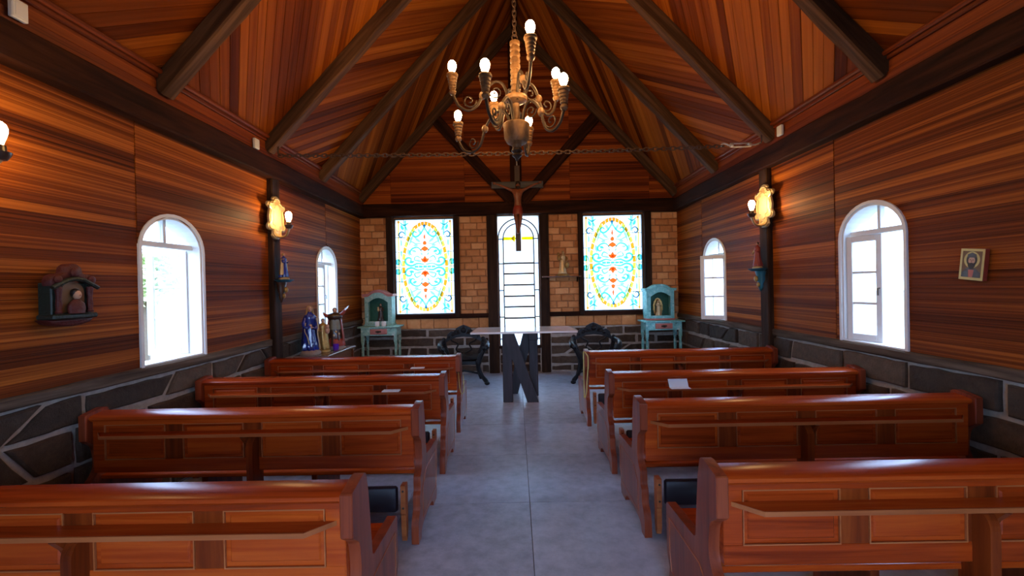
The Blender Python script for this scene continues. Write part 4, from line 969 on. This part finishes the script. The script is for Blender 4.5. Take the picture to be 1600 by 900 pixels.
# ------------------------------------------------------------------ chandelier
CH = Vector((-.035, 3.80, 0))
ch = thing('chandelier', 'turned wood chandelier with scrolled iron arms and lit bulbs on a chain', 'chandelier', (CH.x, CH.y, 0))
shaft = [(0, 2.80), (.03, 2.80), (.045, 2.84), (.085, 2.86), (.108, 2.90), (.112, 2.99), (.118, 3.005), (.118, 3.02), (.105, 3.03), (.03, 3.03), (.026, 3.06), (.034, 3.10), (.028, 3.16), (.030, 3.20), (.06, 3.205), (.095, 3.225), (.100, 3.245), (.095, 3.262), (.04, 3.27), (.036, 3.30)]
z = 3.30
while z < 3.70: shaft += [(.034, z+.004), (.043, z+.010), (.045, z+.024), (.043, z+.038), (.034, z+.044)]; z += .05
shaft += [(.030, 3.745), (.018, 3.755), (0, 3.757)]
MB().lathe(shaft, 20).build('shaft', M['turn'], ch, ang=28)
MB().lathe([(0, 2.70), (.012, 2.705), (.02, 2.73), (.045, 2.75), (.03, 2.77), (.05, 2.79), (.04, 2.815), (0, 2.82)], 12).build('finial', M['iron'], ch)
def link(mb, c, L_, r, wr, rot, axis='z'):
    pts = []
    for k in range(12):
        th = 2*PI*k/12; a = r*math.cos(th); b = r*math.sin(th) + (L_/2 - r)*(1 if math.sin(th) > 0.01 else -1 if math.sin(th) < -.01 else 0)
        p = Vector((a, 0, b)); p = Matrix.Rotation(rot, 3, 'Z') @ p
        if axis == 'x': p = Vector((p.z, p.y, p.x))
        pts.append(Vector(c) + p)
    mb.tube(pts, wr, 6, closed=True)
cm = MB(); z = 3.775; k = 0
link(cm, (0, 0, 3.775), .055, .026, .006, .4)
z = 3.815
while z < RZ - .19: link(cm, (0, 0, z), .056, .016, .0052, (k % 2)*PI/2 + .4); z += .043; k += 1
cm.build('chain', M['chain'], ch)
def chand_arm(bulb, zhub, rhub):
    bx, by, bz = bulb[0]-CH.x, bulb[1]-CH.y, bulb[2]
    d = Vector((bx, by, 0)); R = d.length; d.normalize(); zc = bz - .285          # arm end below the cup
    def P(r, zz): return (d.x*r, d.y*r, zz)
    g = R - rhub
    path = [P(rhub, zhub-.03), P(rhub+.01, zhub+.06), P(rhub+.10*g, zhub+.135), P(rhub+.23*g, zhub+.15), P(rhub+.36*g, zhub+.105), P(rhub+.46*g, zhub+.03), P(rhub+.56*g, zc-.035), P(rhub+.72*g, zc-.080), P(rhub+.90*g, zc-.035), P(R, zc+.07)]
    arm = MB().tube(spline(path, 7), .0125, 8).build('arm', M['iron'], ch)
    q = Vector(path[5]); MB().ball(tuple(q), (.030, .030, .036), 12, 8).build('arm_bead', M['turn'], arm)
    def scroll(c0, z_, rr, dr):
        pts = []
        for k in range(20):
            th = dr*(k*.42) + (PI if dr > 0 else 0); r = rr*(1 - k/24); pts.append(P(c0 + r*math.cos(th), z_ + r*math.sin(th)))
        return pts
    MB().tube(scroll(rhub+.70*(R-rhub), zc+.005, .062, 1), .0065, 6).build('scroll', M['iron'], arm); MB().tube(scroll(rhub+.22*(R-rhub), zhub+.065, .06, -1), .0065, 6).build('scroll', M['iron'], arm)
    cup = [(0, zc+.05), (.020, zc+.055), (.031, zc+.072), (.031, zc+.085), (.022, zc+.10), (.018, zc+.104), (.030, zc+.11), (.031, zc+.122), (.026, zc+.126), (.033, zc+.132), (.034, zc+.146), (.029, zc+.150), (.037, zc+.157), (.038, zc+.172), (.033, zc+.177), (.041, zc+.184), (.043, zc+.20), (.036, zc+.205), (.049, zc+.212), (.051, zc+.226), (.046, zc+.236), (.024, zc+.24), (.018, zc+.24)]
    MB().lathe(cup, 14, (d.x*R, d.y*R, 0)).build('candle_cup', M['turn'], arm, ang=28)
    MB().lathe([(.016, bz-.05), (.017, bz-.035), (.026, bz-.02), (.036, bz+.008), (.037, bz+.025), (.030, bz+.048), (.016, bz+.062), (0, bz+.066)], 14, (d.x*R, d.y*R, 0)).build('bulb', M['bulb'], arm)
ZU, ZL = 3.505, 3.243
for b in ((.075, 3.22, ZU), (-.25, 4.375, ZU), (-.58, 3.76, ZU), (.33, 3.93, ZU)): chand_arm(b, 3.24, .07)
for b in ((-.265, 3.24, ZL), (.345, 3.49, ZL), (-.59, 4.18, ZL), (.095, 4.36, ZL)): chand_arm(b, 3.03, .07)
# tie chain with turnbuckle
tc = thing('tie_chain', 'rusty iron tie chain stretched across the roof with a steel turnbuckle', 'chain', (0, 5.0, 3.17))
lm = MB()
def hlink(mb, c, L_, r, wr, vert):
    pts = []
    for k in range(12):
        th = 2*PI*k/12; a = r*math.sin(th); b = r*math.cos(th) + (L_/2-r)*(1 if math.cos(th) > .01 else -1 if math.cos(th) < -.01 else 0)
        pts.append((c[0]+b, c[1] + (0 if vert else a), c[2] + (a if vert else 0)))
    mb.tube(pts, wr, 5, closed=True)
x = -2.74; k = 0
while x < 2.33: hlink(lm, (x, 0, -.035*(1 - (x/2.74)**2)), .068, .020, .0065, k % 2 == 0); x += .05; k += 1
lm.build('links', M['chain'], tc)
tb2 = MB().lathe([(0, 0), (.024, 0), (.026, .015), (.024, .03), (0, .03)], 10).xf(Matrix.Translation((2.415, 0, 0)) @ Matrix.Rotation(PI/2, 4, 'Y'))
tb3 = MB().lathe([(0, 0), (.024, 0), (.026, .015), (.024, .03), (0, .03)], 10).xf(Matrix.Translation((2.62, 0, 0)) @ Matrix.Rotation(PI/2, 4, 'Y'))
tbm = MB().tube(spline([(2.31, 0, -.01), (2.33, 0, .02), (2.37, 0, .015), (2.40, 0, 0), (2.44, 0, 0)], 4), .010, 8).tube([(2.63, 0, 0), (2.70, 0, 0), (2.76, 0, .02)], .010, 8).tube([(2.43, 0, .018), (2.63, 0, .018)], .009, 8).tube([(2.43, 0, -.018), (2.63, 0, -.018)], .009, 8)
lh = MB().tube(spline([(-2.74, 0, 0), (-2.77, 0, .02), (-2.77, 0, .11)], 4), .009, 8).build('eye_bolt', M['chain'], tc); MB().tube(spline([(2.74, 0, .01), (2.77, 0, .03), (2.77, 0, .11)], 4), .009, 8).build('eye_bolt', M['chain'], tc)
tbm.add(tb2.v, tb2.f).add(tb3.v, tb3.f); tbm.build('turnbuckle', M['galv'], tc)

# ------------------------------------------------------------------ sconces, brackets, wall pieces
def sconce(s, y, z, label, xw, au=-.06):
    t = thing('wall_sconce', label, 'sconce', (s*xw, y, z), 0, 'lit wall sconces')
    half = [(0, .255), (.03, .245), (.045, .215), (.035, .195), (.06, .19), (.085, .165), (.10, .175), (.118, .15), (.108, .12), (.085, .10), (.09, .06), (.10, .0), (.095, -.06), (.115, -.10), (.11, -.14), (.08, -.155), (.055, -.15), (.05, -.185), (.055, -.215), (.03, -.245), (0, -.25)]
    half = [tuple(p)[:2] for p in spline([(a*1.6, b, 0) for a, b in half], 3)]
    out = half + [(-a, b) for a, b in half[-2:0:-1]]
    mp = lambda u, v, w: (-s*w, u, v)
    pl = MB().prism(out, 0, .028, mp, ch=.008).build('plaque', M['cream'], t, ang=60)
    MB().tube([mp(a*.86, b*.88, .03) for a, b in out[::2]], .008, 6, closed=True).build('raised_border', M['goldp'], pl)
    MB().prism([(a*.5, b*.62) for a, b in out[::3]], .026, .034, mp, ch=.004).build('raised_field', M['cream'], pl, smooth=False)
    arm = MB().tube(spline([mp(0, -.20, .02), mp(au*.16, -.225, .07), mp(au*.5, -.215, .14), mp(au*.83, -.17, .18), mp(au, -.13, .195)], 5), [.022, .021, .020, .019, .018, .017, .016, .015, .014, .014, .013, .013, .013, .013, .013, .013, .014, .015, .016, .017, .018], 8).build('arm', M['goldp'], t)
    c = mp(au, 0, .195)
    MB().lathe([(0, -.14), (.03, -.135), (.045, -.11), (.05, -.095), (.03, -.09), (.028, -.06), (.02, -.055), (0, -.055)], 14, c).build('cup', M['darkrobe'], arm)
    MB().lathe([(.018, -.06), (.020, -.045), (.027, -.025), (.034, .005), (.035, .025), (.028, .048), (.015, .060), (0, .064)], 14, c).build('bulb', M['bulbw'], arm)
sconce(-1, 5.10, 2.47, 'cream scrolled plaque sconce with lit bulb on the left wall post', W-.085)
sconce(1, 5.14, 2.49, 'cream scrolled plaque sconce with lit bulb on the right wall post', W-.085)
sconce(-1, 2.10, 2.45, 'lit wall sconce at the left edge of the view near the camera', W-.085, .10)
def bracket(s, y, z, robe, label, lab2, extra):
    t = thing('wall_bracket', label, 'bracket', (s*(W-.085), y, z), 0, 'painted statue brackets')
    X = lambda w: -s*w
    pts = []
    MB().lathe([(0, -.03), (.07, -.03), (.085, -.018), (.10, -.010), (.105, 0.0), (.0, 0.0)], 18, (X(.095), 0, 0)).build('shelf', M['tealb'], t)
    MB().lathe([(0, -.27), (.015, -.26), (.035, -.21), (.03, -.18), (.055, -.12), (.05, -.09), (.065, -.05), (.07, -.03), (0, -.03)], 14, (X(.06), 0, 0), sx=.85).build('corbel', M[extra], t)
    MB().ball((X(.115), 0, -.12), (.022, .03, .035)).ball((X(.09), 0, -.19), (.018, .024, .03)).build('carved_leaf', M['gold'], t)
    f = thing('figurine', lab2, 'figurine', (s*(W-.085)+X(.095), y, z), (PI/2 if s < 0 else -PI/2) , 'bracket figurines')
    return f
fa = bracket(-1, 5.10, 1.745, 'robe_blue', 'teal painted bracket shelf on the left wall post', 'small blue robed figurine on the left wall bracket', 'darkrobe')
robed(fa, .31, 'robe_blue', .062, 'goldp', hair='gold', wide=1.1, cloak='goldp', arms=[([(-.11, 0, .74), (-.16, -.06, .62), (-.05, -.13, .64)], 'robe_blue'), ([(.11, 0, .74), (.16, -.06, .62), (.05, -.13, .66)], 'robe_blue')])
fb = bracket(1, 5.16, 1.76, 'redrobe', 'blue painted bracket shelf on the right wall post', 'small red robed figurine on the right wall bracket', 'tealb')
robed(fb, .31, 'redrobe', .062, 'goldp', hair='hair', wide=1.1, arms=[([(-.11, 0, .74), (-.18, -.06, .60), (-.14, -.13, .52)], 'goldp'), ([(.11, 0, .74), (.16, -.06, .62), (.05, -.13, .66)], 'redrobe')])
# carved wall shrine, left wall
ws = thing('wall_shrine', 'dark carved red and green wall shrine with a bust on the left wall', 'shrine', (-W+.02, 2.72, 1.62))
mpL = lambda u, v, w: (w, u, v)
body = MB().cbox((0, -.125, -.13), (.085, .125, .075), .006).build('box', M['dkgreen'], ws, smooth=False)
MB().prism([(-.072, -.11), (.072, -.11), (.072, .02)] + [(.072*math.cos(PI*k/10), .02+.06*math.sin(PI*k/10)) for k in range(1, 10)] + [(-.072, .02)], .085, .088, mpL).build('niche', M['iconb'], ws, smooth=False)
ped = [(-.135, .055), (-.14, .085), (-.125, .115), (-.09, .13), (-.06, .135), (-.05, .17), (-.02, .192), (.02, .192), (.05, .17), (.06, .135), (.09, .13), (.125, .115), (.14, .085), (.135, .055), (.10, .07), (.05, .095), (0, .105), (-.05, .095), (-.10, .07)]
ped = [tuple(p)[:2] for p in spline([(a, b, 0) for a, b in ped], 3)]
pd = MB().prism(clean(ped, .001), .045, .10, mpL, ch=.006).build('pediment', M['dkred'], ws, ang=50)
MB().tube([mpL(a, b-.012, .112) for (a, b) in ((-.142, .055), (-.10, .078), (-.05, .104), (0, .112), (.05, .104), (.10, .078), (.142, .055))], .014, 8).build('green_moulding', M['dkgreen'], pd)
for (a, b, r) in ((0, .14, .032), (-.105, .095, .026), (.105, .095, .026)): MB().ball(mpL(a, b, .108), (.014, r, r), 10, 6).build('rosette', M['dkred'], pd)
for sd in (-1, 1): MB().lathe([(.016, -.115), (.02, -.105), (.014, -.095), (.017, -.06), (.013, -.02), (.017, .02), (.02, .035), (.016, .05)], 10, mpL(sd*.097, 0, .10)).build('column', M['dkred'], ws)
MB().cbox((0, -.14, -.15), (.115, .14, -.118), .008).build('ledge', M['dkgreen'], ws, smooth=False)
ap = [(-.145, -.15), (.145, -.15), (.12, -.175), (.07, -.19), (0, -.198), (-.07, -.19), (-.12, -.175)]
MB().prism(ap, 0, .085, mpL, ch=.01).build('apron', M['dkred'], ws, ang=50)
bu = thing('bust', 'small painted bust inside the carved left wall shrine', 'bust', (-W+.02+.105, 2.725, 1.62-.118))
MB().loft([[(r*.5*math.cos(2*PI*k/14), r*math.sin(2*PI*k/14), z) for k in range(14)] for (z, r) in ((0, .05), (.03, .055), (.06, .05), (.08, .03), (.09, .018))]).build('shoulders', M['dkred'], bu, ang=70)
MB().ball((.004, 0, .118), (.024, .022, .03)).ball((.028, 0, .115), (.006, .005, .008), 6, 5).build('head', M['skin'], bu, ang=80)
MB().ball((-.006, 0, .128), (.026, .026, .03)).build('hair', M['hair'], bu)
# icon, right wall
ic = thing('icon_painting', 'small gold bordered painted icon of a bearded saint on the right wall', 'painting', (W-.022, 2.875, 1.695))
ic.rotation_euler = (math.radians(6.5), 0, 0)
mpR = lambda u, v, w: (-w, -u, v)
MB().prism([(-.075, -.102), (.075, -.102), (.075, .102), (-.075, .102)], 0, .028, mpR).build('board', M['redrobe'], ic, smooth=False)
MB().prism([(-.075, -.102), (.075, -.102), (.075, .102), (-.075, .102)], .028, .030, mpR).build('gold_border', M['icong'], ic, smooth=False)
pt = MB().prism([(-.061, -.085), (.061, -.085), (.061, .087), (-.061, .087)], .030, .0308, mpR).build('painted_field', M['iconb'], ic, smooth=False)
ell = lambda cx, cy, a, b, n=24: [(cx + a*math.cos(2*PI*k/n), cy + b*math.sin(2*PI*k/n)) for k in range(n)]
def paint(name, P, mat, lv): MB().prism(P, .0306, .0308 + .0003*lv, mpR).build(name, M[mat], pt, smooth=False)
paint('halo', ell(0, .03, .050, .054), 'icong', 1)
paint('robe', [(-.06, -.084), (.06, -.084), (.058, -.055), (.035, -.03), (.015, -.022), (-.015, -.022), (-.035, -.03), (-.058, -.055)], 'darkrobe', 2)
paint('robe_trim', [(-.012, -.084), (.012, -.084), (.018, -.035), (-.018, -.035)], 'pink', 3)
paint('hair', ell(0, .03, .034, .043), 'hair', 3)
paint('face', ell(0, .024, .021, .029), 'skin', 4)
paint('beard', [(-.024, .016), (-.012, .008), (0, .012), (.012, .008), (.024, .016), (.022, -.012), (.010, -.028), (0, -.032), (-.010, -.028), (-.022, -.012)], 'hair', 5)
paint('cap', [(-.03, .045), (.03, .045), (.026, .066), (0, .078), (-.026, .066)], 'darkrobe', 5)
for sd in (-1, 1): paint('eye', ell(sd*.009, .03, .005, .0022, 10), 'hair', 6)
paint('nose', [(-.0025, .016), (.0025, .016), (.0012, .03), (-.0012, .03)], 'skind', 6)
# white boxes on the crown boards
for (s, y, z, lab) in ((-1, 2.45, 3.235, 'white plastic box on the left crown boards near the camera'), (-1, 4.71, 3.215, 'white plastic box on the left crown boards above the sconce'), (1, 4.785, 3.25, 'white plastic box on the right crown boards above the sconce')):
    t = thing('white_box', lab, 'box', (s*2.868, y, z), 0, 'white boxes')
    MB().cbox((0, -.042, -.055), (-s*.03, .042, .055), .005).build('housing', M['plastic'], t, smooth=False)
    MB().cbox((-s*.029, -.028, -.04), (-s*.033, .028, .04), .002).build('cover', M['plastic'], t, smooth=False)
# booklets on the pew shelves
def booklet(x, y, label, open_=False, w_=.10, rz=0.0):
    t = thing('booklet', label, 'booklet', (x, y, .713), rz, 'booklets on pew shelves')
    if open_:
        for k, a in enumerate((math.radians(60), math.radians(2))):
            MB().box((-w_/2, -.0, 0), (w_/2, .075 if k == 0 else -.06, .004)).xf(Matrix.Rotation(a if k == 0 else 0, 4, 'X')).build('page', M['paper'], t, smooth=False)
    else:
        MB().cbox((-w_/2, -.035, 0), (w_/2, .035, .006), .001).build('cover', M['paper'], t, smooth=False)
        MB().box((-w_/2+.003, -.033, .006), (w_/2-.003, .033, .009)).build('page', M['paper'], t, smooth=False)
booklet(1.315, PY[1][2]-.15, 'open white booklet on the shelf of the third right pew', True, .165)
booklet(-1.185, PY[-1][2]-.145, 'thin white booklet on the shelf of the third left pew', False, .15)
booklet(-1.19, PY[-1][3]-.145, 'thin white booklet on the shelf of the front left pew', False, .15)
# cords on the front pew ends
rp = thing('cord', 'pale yellow cord looped over the end of the front right pew', 'cord', (.70, 5.05, 0))
MB().tube(spline([(.03, -.13, .80), (-.012, -.10, .85), (-.012, -.08, .70), (-.014, -.085, .50), (-.016, -.10, .38), (-.02, -.15, .34), (.0, -.165, .40), (.01, -.165, .55), (.025, -.16, .70), (.028, -.135, .80)], 6), .006, 6).build('loop', M['rope'], rp)
rp2 = thing('cord', 'thin pale cord hanging on the end of the front left pew', 'cord', (-.70, 4.92, 0))
MB().tube(spline([(-.03, -.06, .66), (-.02, -.065, .50), (.0, -.06, .42), (.02, -.02, .44), (.018, .0, .55), (.016, .0, .62)], 6), .004, 6).build('loop', M['rope'], rp2)

# ------------------------------------------------------------------ outdoors
tag(MB().box((-60, -40, -.30), (60, 60, -.13)).build('ground', M['grass'], smooth=False), kind='structure')
def tree(x, y, h, r, label, seed):
    rng = random.Random(seed); t = thing('tree', label, 'tree', (x, y, -.13))
    MB().tube([(0, 0, 0), (.05, .03, h*.3), (.0, .08, h*.65)], [.14, .10, .05], 8).build('trunk', M['bark'], t)
    lf = MB()
    for _ in range(900):
        th = rng.uniform(0, 2*PI); ph = rng.uniform(-1, 1); rr = r*rng.uniform(.35, 1)**.6
        c = Vector((rr*math.cos(th)*math.sqrt(1-ph*ph), rr*math.sin(th)*math.sqrt(1-ph*ph), h*.68 + rr*ph*.8))
        a = Vector((rng.uniform(-1, 1), rng.uniform(-1, 1), rng.uniform(-.6, .6))).normalized()*.16; b = a.cross(Vector((rng.uniform(-1, 1), rng.uniform(-1, 1), 1))).normalized()*.07
        lf.add([c-a, c-b, c+a, c+b], [(0, 1, 2, 3)])
    tag(lf.build('foliage', M['leaf'], t, smooth=False), kind='stuff')
tree(-8.9, 10.2, 3.15, .85, 'pale green leafy tree outside the near left window', 3)
